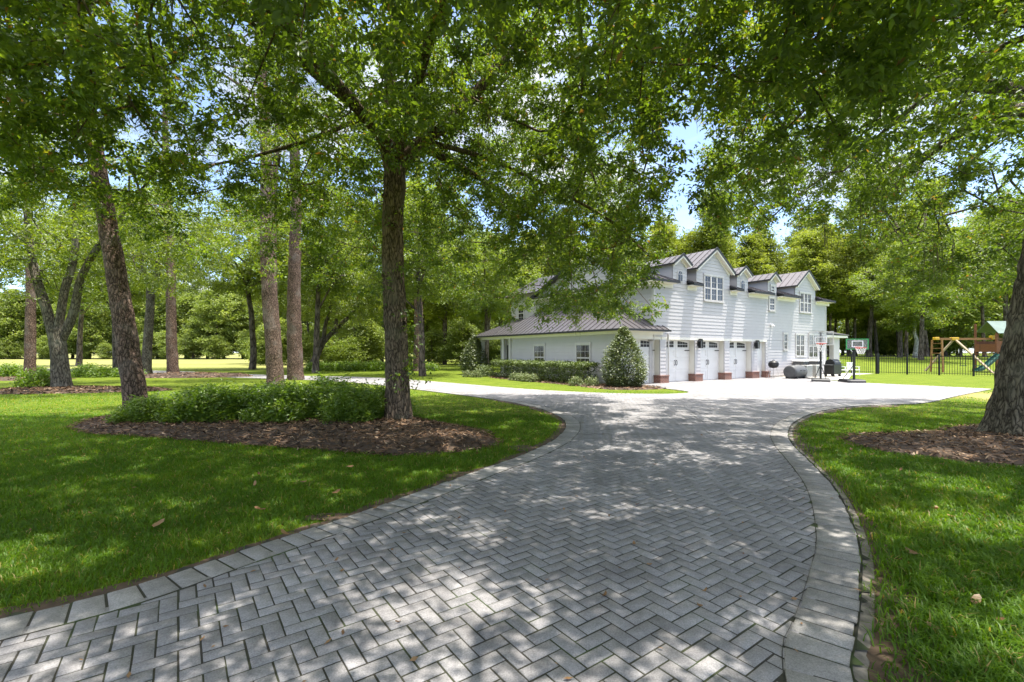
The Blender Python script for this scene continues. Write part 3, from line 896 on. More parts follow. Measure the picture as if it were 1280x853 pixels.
def limb_mesh(paths, sides=18, step=.14, flare=.55, flare_h=.28, seed=1, plate=.03):
    """paths: list of (pts, radii); first is the trunk"""
    VV = []; FF = []; n = 0
    nodes = []; par = []
    for k, (pts, rr) in enumerate(paths):
        p, r_ = trunk_path(pts, rr, step if k == 0 else step * 2)
        sd = sides if k == 0 else max(8, sides - 6)
        V, Q = tube_np(p, r_, sd, bark_flute(seed + k, .05, plate, 5, flare_h, flare if k == 0 else 0))
        VV.append(V); FF.append(Q + n); n += len(V)
        nodes.append(p[::2])
    return np.vstack(VV), np.vstack(FF), nodes

def crown_targets(n, sampler, mind, r):
    """poisson-ish sampling of cluster centres"""
    out = np.zeros((n, 3)); m = 0; tries = 0
    while m < n and tries < 60:
        C = sampler(400)
        for c in C:
            if m == 0 or np.min(((out[:m] - c) ** 2).sum(1)) > mind * mind:
                out[m] = c; m += 1
                if m >= n: break
        tries += 1
    return out[:m]

def thin(T, spots, r):
    """open gaps in a crown so that the sun reaches the given spots (x, y, rx, ry, share removed)"""
    gx = T[:, 0] - T[:, 2] * SUN[0] / SUN[2]; gy = T[:, 1] - T[:, 2] * SUN[1] / SUN[2]
    keep = np.ones(len(T), bool)
    for cx, cy_, rx, ry, p in spots:
        keep &= ~((((gx - cx) / rx) ** 2 + ((gy - cy_) / ry) ** 2 < 1) & (r.random(len(T)) < p))
    return T[keep]

def hero_tree(name, label, cat, paths, targets, per, leafL, leafW, spread, barkm, leafm, seed, group=None, flare=.55, flare_h=.28, sides=22, moss=0, no_leaf_from=1, r_tip=.0055, plate=.03):
    r = np.random.default_rng(seed)
    base = np.array(paths[0][0][0], float)
    root = empty(name, (base[0], base[1], 0)); tag(root, label, cat, group)
    off = np.array([base[0], base[1], 0])
    V, F, nodes = limb_mesh([([np.array(p) - off for p in pts], rr) for pts, rr in paths], sides=sides, step=.14 if sides < 40 else .06, seed=seed, flare=flare, flare_h=flare_h, plate=plate)
    V0, F0 = V, F
    sk = np.vstack(nodes[no_leaf_from:]) if len(nodes) > no_leaf_from else nodes[0][-4:]
    T = targets - off
    P, par, load, N0 = grow(sk, None, [-1] * len(sk), T, r=r)
    V, F = twigs_mesh(P, par, load, N0, r_tip)
    mesh_np('trunk', np.vstack([V0, V]), [np.vstack([F0, F + len(V0)])], barkm, root, smooth=True)
    # leaves sit along the outer segments and about every target
    tip_seg = np.where(load[N0:] <= 5)[0] + N0
    extra = P[tip_seg]
    limbs = np.vstack([nd_[len(nd_) // 3:] for nd_ in nodes[1:]]) if len(nodes) > 1 else sk[:1]
    limbs = limbs + r.normal(0, .22, limbs.shape)
    ctr = np.vstack([T, extra, limbs])
    w = np.r_[np.full(len(T), 1.0), np.full(len(extra), .35), np.full(len(limbs), .5)]; w /= w.sum()
    ntot = int(per * len(T))
    idx = r.choice(len(ctr), ntot, p=w)
    cl = r.random(len(ctr))
    # small sprigs inside each cluster
    nsp = 7
    sp = r.normal(0, 1, (len(ctr), nsp, 3)) * np.array([spread, spread, spread * .8])
    sk_ = r.integers(0, nsp, ntot)
    C = ctr[idx] + sp[idx, sk_] + r.normal(0, 1, (ntot, 3)) * spread * np.array([.32, .32, .26])
    rn = np.clip(.15 + .5 * cl[idx] + r.normal(0, .17, ntot), 0, .94)
    rn = np.where(r.random(ntot) < .012, 1.0, rn)
    V, F, A = leaves(C, leafL, leafW, rn, droop=.55, r=r)
    mesh_np('crown', V, [F], leafm, root, attr=A)
    if moss:
        low = T[np.argsort(r.random(len(T)))[:moss]]
        VV = []; n = 0
        for c in low:
            for q in range(int(r.integers(8, 18))):
                x = c + r.normal(0, .10, 3); Ln = r.uniform(.25, .95); k = 6
                zz = np.linspace(0, -Ln, k)
                px_ = x[0] + np.cumsum(r.normal(0, .018, k)); py_ = x[1] + np.cumsum(r.normal(0, .018, k))
                a = r.uniform(0, 6.28); wv = np.linspace(.009, .003, k)
                l = np.stack([px_ - wv * math.cos(a), py_ - wv * math.sin(a), x[2] + zz], 1); rr_ = np.stack([px_ + wv * math.cos(a), py_ + wv * math.sin(a), x[2] + zz], 1)
                VV.append(np.stack([l, rr_], 1).reshape(-1, 3))
        V = np.vstack(VV); ns = len(VV); b = np.arange(ns)[:, None, None] * 12; kk = np.arange(5)[None, :, None] * 2
        F = (b + kk + np.array([[[0, 1, 3, 2]]])).reshape(-1, 4)
        mesh_np('moss_foliage', V, [F], G['moss'], root, attr=np.repeat(r.random(ns), 12))
    return root

# --- oak A in the mulch bed, crown spreading over the drive
rA = np.random.default_rng(31)
A0 = np.array([-2.57, 10.43])
def samp_A(n):
    a = rA.uniform(0, 2 * np.pi, n * 4); q = np.sqrt(rA.uniform(0.0, 1, n * 4))
    x = A0[0] + 9.3 * q * np.cos(a); y = A0[1] + 9.4 * q * np.sin(a)
    top = 5.0 + 6.3 * np.sqrt(np.clip(1 - q ** 2 * .93, 0, 1))
    dx, dy = x - A0[0], y - A0[1]; rr = np.hypot(dx, dy)
    lo = 4.9 - .10 * rr + .35 * wave(x, y, .8, 5)
    right = np.clip(dx / 2.2, 0, 1) * np.clip((dy + 2.2) / 2.0, 0, 1)
    lo = lo - right * (.9 + .27 * np.clip(rr - 1, 0, 4))
    lo = np.where((dy < -4.5), np.maximum(lo, 4.4 - .12 * (-dy - 4.5)), lo)
    lo = np.maximum(lo, 2.75)
    z = lo + (top - lo) * rA.uniform(0, 1, n * 4) ** .9
    lim = np.where(y > 6.5, 3.75 + .06 * (y - 10) , 5.5)
    ok = (x < lim) & ((x < .375 * y) | (z > 1.9 + .52 * y)) & (y < 17.2 + .15 * np.minimum(x, 0)) & ((x > -10.2) | (y < 8)) & (z < top) & (z > lo) & ~((rr < 1.2) & (z < 6.3)) & ~((y < 2.6))
    ok &= wave(x * .9 + z * .5, y * .9 - z * .3, 1.1, 9) > -1.0
    return np.stack([x, y, z], 1)[ok]
TA = crown_targets(1950, samp_A, .33, rA)
SPOTS = [(5.0, 4.2, 1.5, .6, .95), (6.2, 5.2, 1.2, .5, .9), (3.2, 2.6, .5, .6, .9), (-9.5, 14.8, 2.8, 1.5, .92), (-11, 12.2, 2.8, 1.2, .85), (-14.5, 15.0, 3.2, 2.2, .92), (-17, 23.5, 4, 1.5, .8), (-6.0, 10.4, 2.4, 1.0, .55), (-4.2, 3.6, 1.0, .5, .8), (-.5, 2.9, .6, .7, .8), (-1.0, 8.3, 1.2, .5, .6), (6.4, 9.6, 1.4, .5, .7)]
TA = thin(TA, SPOTS, rA)
pathsA = [
    ([(-2.57, 10.43, -.1), (-2.57, 10.43, .3), (-2.60, 10.43, 1.6), (-2.66, 10.43, 3.2), (-2.68, 10.45, 4.6), (-2.63, 10.45, 5.6), (-2.72, 10.5, 6.6), (-2.75, 10.5, 8.2), (-2.6, 10.6, 10.2)], [.275, .265, .245, .23, .22, .235, .165, .12, .05]),
    ([(-2.62, 10.35, 4.35), (-2.62, 10.17, 4.4)], [.10, .055]),
    ([(-2.70, 10.35, 3.3), (-2.88, 10.27, 3.34)], [.10, .06]),
    ([(-2.55, 10.35, 2.2), (-2.38, 10.24, 2.26)], [.11, .05]),
    ([(-2.55, 10.40, 1.05), (-2.33, 10.33, 1.08)], [.12, .05]),
    ([(-2.72, 10.38, 5.0), (-2.86, 10.25, 5.1)], [.09, .05]),
    ([(-2.64, 10.45, 5.5), (-3.0, 10.3, 6.6), (-4.2, 9.9, 7.6), (-5.6, 9.5, 8.6), (-7.6, 9.1, 9.3)], [.16, .15, .13, .10, .05]),
    ([(-2.6, 10.45, 5.7), (-2.1, 10.5, 6.3), (-1.2, 10.6, 7.1), (-.3, 10.8, 8.3), (.6, 11, 9.4)], [.17, .155, .13, .10, .05]),
    ([(-2.62, 10.4, 5.9), (-1.9, 9.2, 6.9), (-1.0, 7.6, 7.7), (.2, 5.6, 8.0)], [.12, .10, .08, .04]),
    ([(-2.7, 10.4, 6.2), (-3.6, 8.7, 7.0), (-4.2, 6.4, 7.2), (-4.6, 4.4, 6.6)], [.12, .10, .07, .04]),
    ([(-2.6, 10.5, 6.4), (-2.9, 12.2, 7.2), (-3.6, 14.4, 7.8), (-4.2, 16.6, 7.6)], [.12, .10, .07, .04]),
    ([(-2.0, 10.5, 6.4), (-.6, 11.0, 6.2), (1.0, 11.3, 5.6), (2.4, 11.3, 4.8), (3.3, 11.1, 3.9)], [.06, .052, .042, .032, .02]),
    ([(-2.1, 10.6, 6.3), (-1.2, 12.2, 6.4), (.2, 13.8, 6.0), (1.6, 15.2, 5.2)], [.09, .08, .06, .03]),
    ([(-3.2, 10.2, 6.8), (-4.6, 10.8, 6.6), (-6.4, 11.2, 6.3), (-8.6, 11.4, 6.0)], [.055, .048, .036, .02]),
]
hero_tree('oak_tree', 'spreading oak with a single brown trunk in the mulch bed beside the paved drive', 'tree', pathsA, TA, 235, .105, .046, .20, B['oak'], G['oak_leaf'], 41, moss=70, flare=.34, flare_h=.22, sides=44, plate=.05)

# --- oak B, thick trunk at the right edge
rB = np.random.default_rng(32)
B0 = np.array([9.55, 8.7])
def samp_B(n):
    a = rB.uniform(0, 2 * np.pi, n * 4); q = np.sqrt(rB.uniform(0, 1, n * 4))
    x = B0[0] + .3 + 8.2 * q * np.cos(a); y = B0[1] + 8.4 * q * np.sin(a)
    top = 5.3 + 5.0 * np.sqrt(np.clip(1 - q ** 2 * .93, 0, 1))
    dx, dy = x - B0[0], y - B0[1]; rr = np.hypot(dx, dy)
    lo = 4.55 - .05 * rr + .35 * wave(x, y, .8, 6)
    east = np.clip((x / np.maximum(y, 1) - .72) / .12, 0, 1)
    lo = lo + (1 - east) * np.clip(.25 * (y - 9.5), -.2, 1.8) - east * np.clip((dy + 1) / 2.5, 0, 1) * 1.2
    lo = np.where(dy < -4.5, np.maximum(lo, 4.4), lo)
    z = lo + (top - lo) * rB.uniform(0, 1, n * 4) ** .9
    ok = (z < top) & ~((rr < 1.4) & (z < 6.0)) & ((x > .415 * y) | (z > 1.9 + .52 * y)) & (x > 2.9) & (y > 2.4) & (y < 15.6) & (x < 1.35 * y + 3.5)
    ok &= wave(x * .9 + z * .5, y * .9 - z * .3, 1.1, 19) > -.55
    return np.stack([x, y, z], 1)[ok]
TB = crown_targets(820, samp_B, .40, rB)
TB = thin(TB, SPOTS, rB)
pathsB = [
    ([(9.56, 8.7, -.1), (9.60, 8.7, .3), (9.76, 8.7, 1.2), (9.98, 8.7, 2.4), (10.25, 8.7, 3.8), (10.6, 8.7, 5.4), (10.8, 8.8, 7.2), (10.9, 8.8, 9.8)], [.49, .48, .46, .44, .42, .40, .25, .07]),
    ([(10.6, 8.7, 6.4), (9.9, 8.4, 7.3), (8.9, 8.2, 7.75), (7.6, 8.1, 7.55), (6.2, 8.1, 7.1), (5.2, 8.0, 6.6)], [.2, .17, .14, .10, .07, .035]),
    ([(10.5, 8.6, 6.2), (9.6, 7.2, 7.4), (8.2, 5.6, 8.0), (6.6, 4.4, 8.0)], [.17, .13, .09, .04]),
    ([(10.6, 8.8, 6.4), (10.0, 10.4, 7.6), (8.8, 12.2, 8.2), (7.0, 13.8, 7.8)], [.17, .13, .09, .04]),
    ([(9.6, 8.4, 7.45), (8.9, 9.0, 7.2), (8.0, 9.8, 6.4), (7.3, 10.2, 5.6)], [.06, .05, .04, .02]),
    ([(10.6, 8.8, 6.2), (11.0, 10.6, 7.0), (11.4, 12.8, 7.0), (11.8, 15, 6.4)], [.16, .13, .09, .04]),
    ([(9.4, 8.4, 7.6), (7.9, 9.2, 8.6), (6.4, 9.9, 8.9), (4.9, 10.2, 8.6)], [.12, .10, .07, .04]),
]
hero_tree('oak_tree', 'thick old oak with a rough grey trunk at the right edge of the lawn', 'tree', pathsB, TB, 225, .105, .046, .20, B['old_oak'], G['oak_leaf'], 43, flare=.24, flare_h=.26, sides=52, moss=50, plate=.045)

# --- oak C, standing behind the camera; only its outer boughs reach into the view
rC = np.random.default_rng(33)
C0 = np.array([1.2, -4.5])
def samp_C(n):
    a = rC.uniform(0, 2 * np.pi, n * 4); q = np.sqrt(rC.uniform(0, 1, n * 4))
    x = C0[0] + 8.2 * q * np.cos(a); y = C0[1] + 8.8 * q * np.sin(a)
    top = 5.4 + 5.6 * np.sqrt(np.clip(1 - q ** 2 * .93, 0, 1))
    lo = 4.5 + .35 * wave(x, y, .8, 16)
    z = lo + (top - lo) * rC.uniform(0, 1, n * 4)
    ok = (z < top) & (y > -4) & (y < 3.8) & (wave(x * .9 + z * .5, y * .9 - z * .3, 1.1, 29) > -.7)
    return np.stack([x, y, z], 1)[ok]
TC = crown_targets(600, samp_C, .40, rC)
TC = thin(TC, SPOTS, rC)
pathsC = [([(1.2, -4.5, -.1), (1.2, -4.5, .3), (1.25, -4.5, 2.2), (1.2, -4.4, 4.4), (1.2, -4.3, 6), (1.2, -4.2, 9)], [.40, .39, .35, .33, .2, .06])] + [
    ([(1.2, -4.4, 4.6), (1.2 + a * .4, -4.3 + b * .35, 6.0), (1.2 + a, -4.4 + b, 7.2)], [.16, .12, .04]) for a, b in ((-3.5, 5.5), (.3, 7), (4.2, 5.6), (-5.5, 1.5), (5.8, 1.2))]
hero_tree('oak_tree', 'oak overhead whose outer boughs hang in along the top edge of the view', 'tree', pathsC, TC, 190, .105, .046, .22, B['oak'], G['oak_leaf'], 47, moss=25)

# --- pines
def pine(name, label, base, top, r0, zt, crown, seed, flare=.25, group=None):
    r = np.random.default_rng(seed)
    bx, by = base; tx, ty = top
    zs = np.linspace(-.1, zt, 12)
    pts = []; rr = []
    for z in zs:
        f = max(0, z) / zt
        pts.append((bx + (tx - bx) * f + .06 * math.sin(z * .5 + seed), by + (ty - by) * f, z)); rr.append(r0 * (1 - .62 * f))
    pl = [(pts, rr)]
    for k in range(7):
        f = crown[0] + (1 - crown[0]) * (k + .3) / 7.5
        z = zt * f; a = r.uniform(0, 6.28); L = crown[1] * r.uniform(.6, 1.0) * (1.15 - .6 * (f - crown[0]) / (1 - crown[0]))
        p0 = np.array([bx + (tx - bx) * f, by + (ty - by) * f, z])
        pl.append(([p0, p0 + np.array([math.cos(a), math.sin(a), .35]) * L * .5, p0 + np.array([math.cos(a), math.sin(a), .25]) * L], [r0 * .22, r0 * .14, .02]))
    def samp(n):
        a = r.uniform(0, 6.28, n); q = np.sqrt(r.uniform(0, 1, n)); f = r.uniform(crown[0], 1.03, n)
        R_ = crown[1] * np.clip(1.15 - .75 * (f - crown[0]) / (1 - crown[0]), .2, 1)
        x = bx + (tx - bx) * f + R_ * q * np.cos(a); y = by + (ty - by) * f + R_ * q * np.sin(a)
        return np.stack([x, y, zt * f], 1)
    T = thin(crown_targets(90, samp, .55, r), SPOTS, r)
    return hero_tree(name, label, 'tree', pl, T, 120, .24, .016, .30, B['pine'], G['pine_leaf'], seed, group, flare=flare, flare_h=.3, sides=20, no_leaf_from=1, plate=.045)
PG = 'tall pines on the lawn'
pine('pine_tree', 'leaning pine trunk at the left end of the shrub bed', (-8.95, 11.05), (-11.6, 11.6), .235, 15, (.62, 3.0), 51, .2, PG)
pine('pine_tree', 'stout straight pine rising behind the shrub bed', (-11.05, 21.58), (-11.9, 21.6), .375, 21, (.62, 3.4), 52, .15, PG)
pine('pine_tree', 'pine with flaky grey bark just right of the stout one', (-12.75, 27.3), (-12.9, 27.5), .43, 22, (.62, 3.4), 53, .12, PG)
pine('pine_tree', 'slimmer pale pine trunk close behind the stout one', (-13.1, 25.2), (-12.9, 25.6), .24, 19, (.66, 2.6), 57, .12, PG)
pine('pine_tree', 'pine standing in a mulch mound by the far drive', (-23.34, 32.0), (-24.2, 32.2), .35, 22, (.62, 3.4), 54, .15, PG)
pine('pine_tree', 'pine at the far left beside the forked tree', (-29.1, 28.1), (-29.6, 28.2), .27, 20, (.62, 3.2), 55, .15, PG)
pine('pine_tree', 'pine trunk half hidden behind the oak trunk in the mulch bed', (-8.1, 40.0), (-8.2, 40.2), .42, 22, (.6, 3.4), 56, .15, PG)

# --- forked broadleaf trees
def forked(name, label, paths, center, rad, zlo, zhi, nT, per, lL, lW, spread, seed, barkm, leafm, flare=.4):
    r = np.random.default_rng(seed)
    def samp(n):
        a = r.uniform(0, 6.28, n * 2); q = np.sqrt(r.uniform(0, 1, n * 2))
        x = center[0] + rad * q * np.cos(a); y = center[1] + rad * q * np.sin(a)
        top = zlo + (zhi - zlo) * (.35 + .65 * np.sqrt(np.clip(1 - q ** 2, 0, 1)))
        lo = zlo + .8 * wave(x, y, .6, seed)
        z = lo + (top - lo) * r.uniform(0, 1, n * 2)
        ok = (z > lo) & (wave(x + z * .6, y - z * .4, .8, seed + 1) > -.6)
        return np.stack([x, y, z], 1)[ok]
    T = thin(crown_targets(nT, samp, .5, r), SPOTS, r)
    return hero_tree(name, label, 'tree', paths, T, per, lL, lW, spread, barkm, leafm, seed, flare=flare, flare_h=.3, sides=16, moss=0)
forked('oak_tree', 'grey forked oak with a wide split trunk in a small mulch ring at left',
       [([(-19.6, 20.17, -.1), (-19.6, 20.17, .4), (-19.7, 20.17, 1.6), (-19.85, 20.2, 2.6)], [.34, .33, .30, .31]),
        ([(-19.95, 20.2, 2.2), (-20.3, 20.2, 3.6), (-20.8, 20.2, 5.2), (-21.4, 20.4, 8)], [.2, .18, .15, .07]),
        ([(-19.8, 20.2, 2.3), (-19.6, 20.3, 4.2), (-19.3, 20.5, 6.2), (-19.4, 20.5, 9)], [.16, .15, .13, .06]),
        ([(-19.6, 20.2, 2.2), (-19.1, 20.2, 3.3), (-18.6, 20.1, 5.0), (-17.4, 20, 6.8), (-16.2, 19.8, 8)], [.17, .16, .14, .11, .05])],
       (-19.6, 20.4), 6.6, 4.6, 11.5, 420, 130, .15, .07, .30, 61, B['old_oak'], G['mid_leaf'], .22)
forked('oak_tree', 'low forked tree leaning right beyond the curved drive',
       [([(-20.0, 46.5, -.1), (-19.9, 46.5, .5), (-19.2, 46.5, 2.2), (-18.8, 46.5, 3.0)], [.42, .38, .33, .33]),
        ([(-18.9, 46.5, 2.8), (-18.7, 46.5, 4.4), (-18.2, 46.5, 6.0), (-17.8, 46.6, 9)], [.2, .18, .15, .05]),
        ([(-18.8, 46.5, 2.7), (-17.8, 46.4, 3.8), (-16.4, 46.2, 5.0), (-15, 46, 6.5)], [.24, .22, .18, .06])],
       (-17.8, 46.4), 6.0, 5.0, 12, 320, 120, .20, .09, .36, 62, B['wood'], G['mid_leaf'])
forked('oak_tree', 'slender tree with a twisting forked top behind the leaning pine',
       [([(-27.2, 34.5, -.1), (-27.1, 34.5, 2), (-26.9, 34.5, 5.2), (-26.9, 34.5, 6.4)], [.34, .3, .26, .25]),
        ([(-26.9, 34.5, 6.2), (-27.3, 34.5, 7.4), (-27.6, 34.5, 9), (-27.4, 34.6, 11)], [.17, .16, .13, .05]),
        ([(-26.9, 34.5, 6.2), (-26.3, 34.4, 7.3), (-26.2, 34.4, 8.6), (-25.2, 34.2, 10)], [.18, .17, .14, .05])],
       (-27, 34.6), 5.0, 8.6, 13.5, 220, 120, .18, .08, .34, 63, B['old_oak'], G['mid_leaf'], flare=.25)

# --- background trees: a few kinds, copied
def bg_proto(name, H, zlo, rad, nT, per, lL, lW, spread, seed, barkm, leafm, r0=.25, slender=False, nlimb=6):
    r = np.random.default_rng(seed)
    zs = np.linspace(-.6, H * .93, 9)
    wob = np.cumsum(r.normal(0, .10, (9, 2)), 0)
    trunk = ([(wob[k, 0], wob[k, 1], z) for k, z in enumerate(zs)], [r0 * (1 - .85 * max(0, z) / H) + .02 for z in zs])
    paths = [trunk]
    for k in range(nlimb):
        f = zlo / H + (1 - zlo / H) * (k + .3) / (nlimb + 1) * .9
        q = int(np.clip(round(f * 8), 1, 7)); p0 = np.array(trunk[0][q])
        a = k * 2.4 + r.uniform(0, 1); L = rad * r.uniform(.5, .85)
        paths.append(([p0, p0 + np.array([math.cos(a) * .5, math.sin(a) * .5, .45]) * L, p0 + np.array([math.cos(a), math.sin(a), .75]) * L], [r0 * .4, r0 * .25, .03]))
    blob = r.uniform(-1, 1, (9, 3)); blob[:, 2] = np.linspace(0, 1, 9)
    def samp(n):
        a = r.uniform(0, 6.28, n * 2); q = np.sqrt(r.uniform(0, 1, n * 2)); f = r.uniform(0, 1, n * 2)
        prof = np.sin(np.clip(f * .86 + .14, 0, 1) * math.pi) ** .55 if not slender else (.35 + .65 * np.sin(np.clip(f * .9 + .1, 0, 1) * math.pi))
        rr_ = rad * prof * q * (1 + .22 * np.sin(2 * a + f * 7 + seed) + .16 * np.sin(5 * a - f * 9))
        x = rr_ * np.cos(a); y = rr_ * np.sin(a); z = zlo + (H - zlo) * f
        ok = (wave(x + z * .5, y - z * .45, 1.1 if not slender else 1.6, seed + 3) > -.35)
        return np.stack([x, y, z], 1)[ok]
    T = crown_targets(nT, samp, .55, r)
    root = empty(name)
    V, F, nodes = limb_mesh(paths, sides=9, step=.8, seed=seed, flare=.3, flare_h=.4, plate=.02)
    P, par, load, N0 = grow(np.vstack(nodes[1:]) if len(nodes) > 1 else nodes[0][-3:], None, [-1] * len(np.vstack(nodes[1:]) if len(nodes) > 1 else nodes[0][-3:]), T, r=r, seg=1.2)
    V2, F2 = twigs_mesh(P, par, load, N0, .016, .45, 3, .12)
    mesh_np('trunk', np.vstack([V, V2]), [np.vstack([F, F2 + len(V)])], barkm, root, smooth=True)
    nt_ = int(per * len(T)); idx = r.integers(0, len(T), nt_); cl = r.random(len(T))
    C = T[idx] + r.normal(0, 1, (nt_, 3)) * spread * np.array([1, 1, .5])
    rn = np.clip(.15 + .6 * cl[idx] + r.normal(0, .13, nt_), 0, 1)
    V, F, A = leaves(C, lL, lW, rn, r=r)
    mesh_np('crown', V, [F], leafm, root, attr=A)
    return root

PROTO = {
    'mid1': bg_proto('broadleaf_tree', 15.5, 6.4, 5.6, 260, 110, .24, .12, .42, 101, B['wood'], G['mid_leaf'], .26),
    'mid2': bg_proto('broadleaf_tree', 17.5, 7.2, 5.2, 260, 110, .24, .12, .42, 102, B['wood'], G['mid_leaf'], .28),
    'broad1': bg_proto('broadleaf_tree', 15, 1.6, 5.6, 240, 70, .42, .24, .55, 103, B['wood'], G['far_leaf'], .28),
    'broad2': bg_proto('broadleaf_tree', 18, 2.2, 5.2, 240, 70, .42, .24, .55, 104, B['wood'], G['far_leaf'], .30),
    'wood1': bg_proto('woodland_tree', 19, 7.5, 2.6, 170, 75, .34, .19, .46, 105, B['wood'], G['wood_leaf'], .19, True, 8),
    'wood2': bg_proto('woodland_tree', 21, 9.0, 2.5, 165, 75, .34, .19, .46, 106, B['wood'], G['wood_leaf'], .21, True, 8),
    'wood3': bg_proto('woodland_tree', 17, 6.5, 3.8, 220, 75, .34, .19, .48, 107, B['wood'], G['wood_leaf'], .24, False, 7),
    'under': bg_proto('understory_tree', 6.5, .5, 3.0, 150, 70, .30, .17, .42, 108, B['wood'], G['far_leaf'], .10),
    'lime': bg_proto('bright_shrub', 4.2, .2, 2.3, 90, 90, .24, .12, .38, 109, B['wood'], G['lime_leaf'], .07),
    'pale': bg_proto('pale_trunk_tree', 8.0, 4.0, 2.6, 90, 80, .28, .15, .40, 110, B['pale'], G['lime_leaf'], .26, False, 5),
}
used = set()
rp_ = np.random.default_rng(77)
def put(kind, x, y, s=1.0, label=None, group=None, cat='tree', rz=None, sz=None):
    p = PROTO[kind]
    o = p if kind not in used else copy_tree(p)
    used.add(kind)
    o.location = (x, y, float(gz(x, y)) - .05)
    o.rotation_euler = (0, 0, rp_.uniform(0, 6.28) if rz is None else rz)
    o.scale = (s, s, s * (sz or rp_.uniform(.92, 1.1)))
    tag(o, label, cat, group)
    return o

# leafy trees between the drive and the field
LM = 'leafy green broadleaf tree standing on the lawn near the open field'
for x, y, s, k in ((-15.5, 37, .95, 'mid1'), (-24.5, 44, 1.0, 'mid2'), (-36, 42, 1.0, 'mid1'), (-43, 34, 1.0, 'mid2'), (-6.2, 31.5, .8, 'mid1'),
                   (-9.5, 46, .95, 'mid2'), (-2.5, 44, .8, 'mid1'), (-52, 56, 1.1, 'mid1'), (-3, 54, .95, 'mid2')):
    put(k, x, y, s, LM, 'leafy trees at the edge of the field')
# far edge of the field
LF = 'tree in the green wall of foliage along the far side of the field'
for q in range(30):
    x = -150 + q * 5.2 + rp_.uniform(-1.5, 1.5); y = 118 + rp_.uniform(-4, 5)
    put('broad1' if q % 2 else 'broad2', x, y, rp_.uniform(.9, 1.2), LF, 'trees along the far side of the field')
for q in range(16):
    put('broad2' if q % 2 else 'broad1', -140 + q * 9.5 + rp_.uniform(-2, 2), 130 + rp_.uniform(-3, 4), rp_.uniform(1.2, 1.45), LF, 'trees along the far side of the field')
LU = 'low leafy bush at the foot of the tree wall beyond the field'
for q in range(26):
    put('under', -140 + q * 5.4 + rp_.uniform(-2, 2), 111.5 + rp_.uniform(-2, 2), rp_.uniform(.6, 1.05), LU, 'bushes at the foot of the far trees', 'bush')
# wood behind the lawn, between the oak trunk and the house
LW = 'tall slender tree in the wood behind the lawn left of the house'
for q in range(22):
    x = -34 + q * 1.95 + rp_.uniform(-1, 1); y = 70 + rp_.uniform(-8, 20) - .15 * abs(x)
    put(['wood1', 'wood3', 'broad1', 'wood2'][q % 4], x, y, rp_.uniform(.85, 1.1), LW, 'trees of the wood left of the house')
for q in range(9):
    put('under', -30 + q * 3.8 + rp_.uniform(-1, 1), 60 + rp_.uniform(-2, 3), rp_.uniform(.55, .9), 'low dark bush along the edge of the wood left of the house', 'bushes along the wood left of the house', 'bush')
# wood behind the house
LH = 'tall bright green tree rising behind the roof of the white house'
for q in range(46):
    x = 2 + q * 1.32 + rp_.uniform(-1.2, 1.2); y = 70 + rp_.uniform(-6, 24)
    put(['wood1', 'wood2', 'wood1', 'wood2', 'wood3'][q % 5], x, y, rp_.uniform(.98, 1.2), LH, 'trees rising behind the house')
# wood beyond the playset
LR = 'slender dark trunked tree in the wood beyond the fenced lawn'
for q in range(32):
    x = 56 + q * 3.3 + rp_.uniform(-1.5, 1.5); y = 82 + rp_.uniform(-16, 34)
    put(['wood1', 'wood2', 'wood3', 'broad1'][q % 4], x, y, rp_.uniform(1.05, 1.4), LR, 'trees in the wood beyond the fenced lawn')
for q in range(16):
    put('under', 50 + q * 8.5 + rp_.uniform(-2, 2), 112 + rp_.uniform(-10, 8), rp_.uniform(.9, 1.5), 'leafy bush under the trees beyond the fenced lawn', 'bushes under the trees beyond the fence', 'bush')
for q, (x, y) in enumerate(((66, 74), (74, 79), (81, 84), (70, 84), (88, 96), (61, 72), (92, 88), (78, 95), (100, 104), (58, 80))):
    put(['wood3', 'broad1', 'wood1'][q % 3], x, y, rp_.uniform(1.0, 1.3), LR, 'trees in the wood beyond the fenced lawn')
for x, y in ((80, 92), (86, 92), (92, 100), (72, 90), (98, 112), (66, 88)):
    put('under', x, y, 1.2, 'leafy bush under the trees beyond the fenced lawn', 'bushes under the trees beyond the fence', 'bush')
for x, y, s, k in ((46, 52, .95, 'mid1'), (60, 56, 1.05, 'mid2'), (52, 62, 1.0, 'mid1')):
    put(k, x, y, s, 'leafy broadleaf tree spreading over the lawn behind the wooden playset', 'leafy trees behind the playset')
put('pale', 50.5, 58, .95, 'small bright tree with a pale grey trunk beyond the fence', None)
put('lime', -34.5, 66, 1.2, 'yellow green bush seen between the pine trunks across the field', None, 'bush')
put('lime', -21.5, 58, .95, 'yellow green bush right of the low forked tree', None, 'bush')

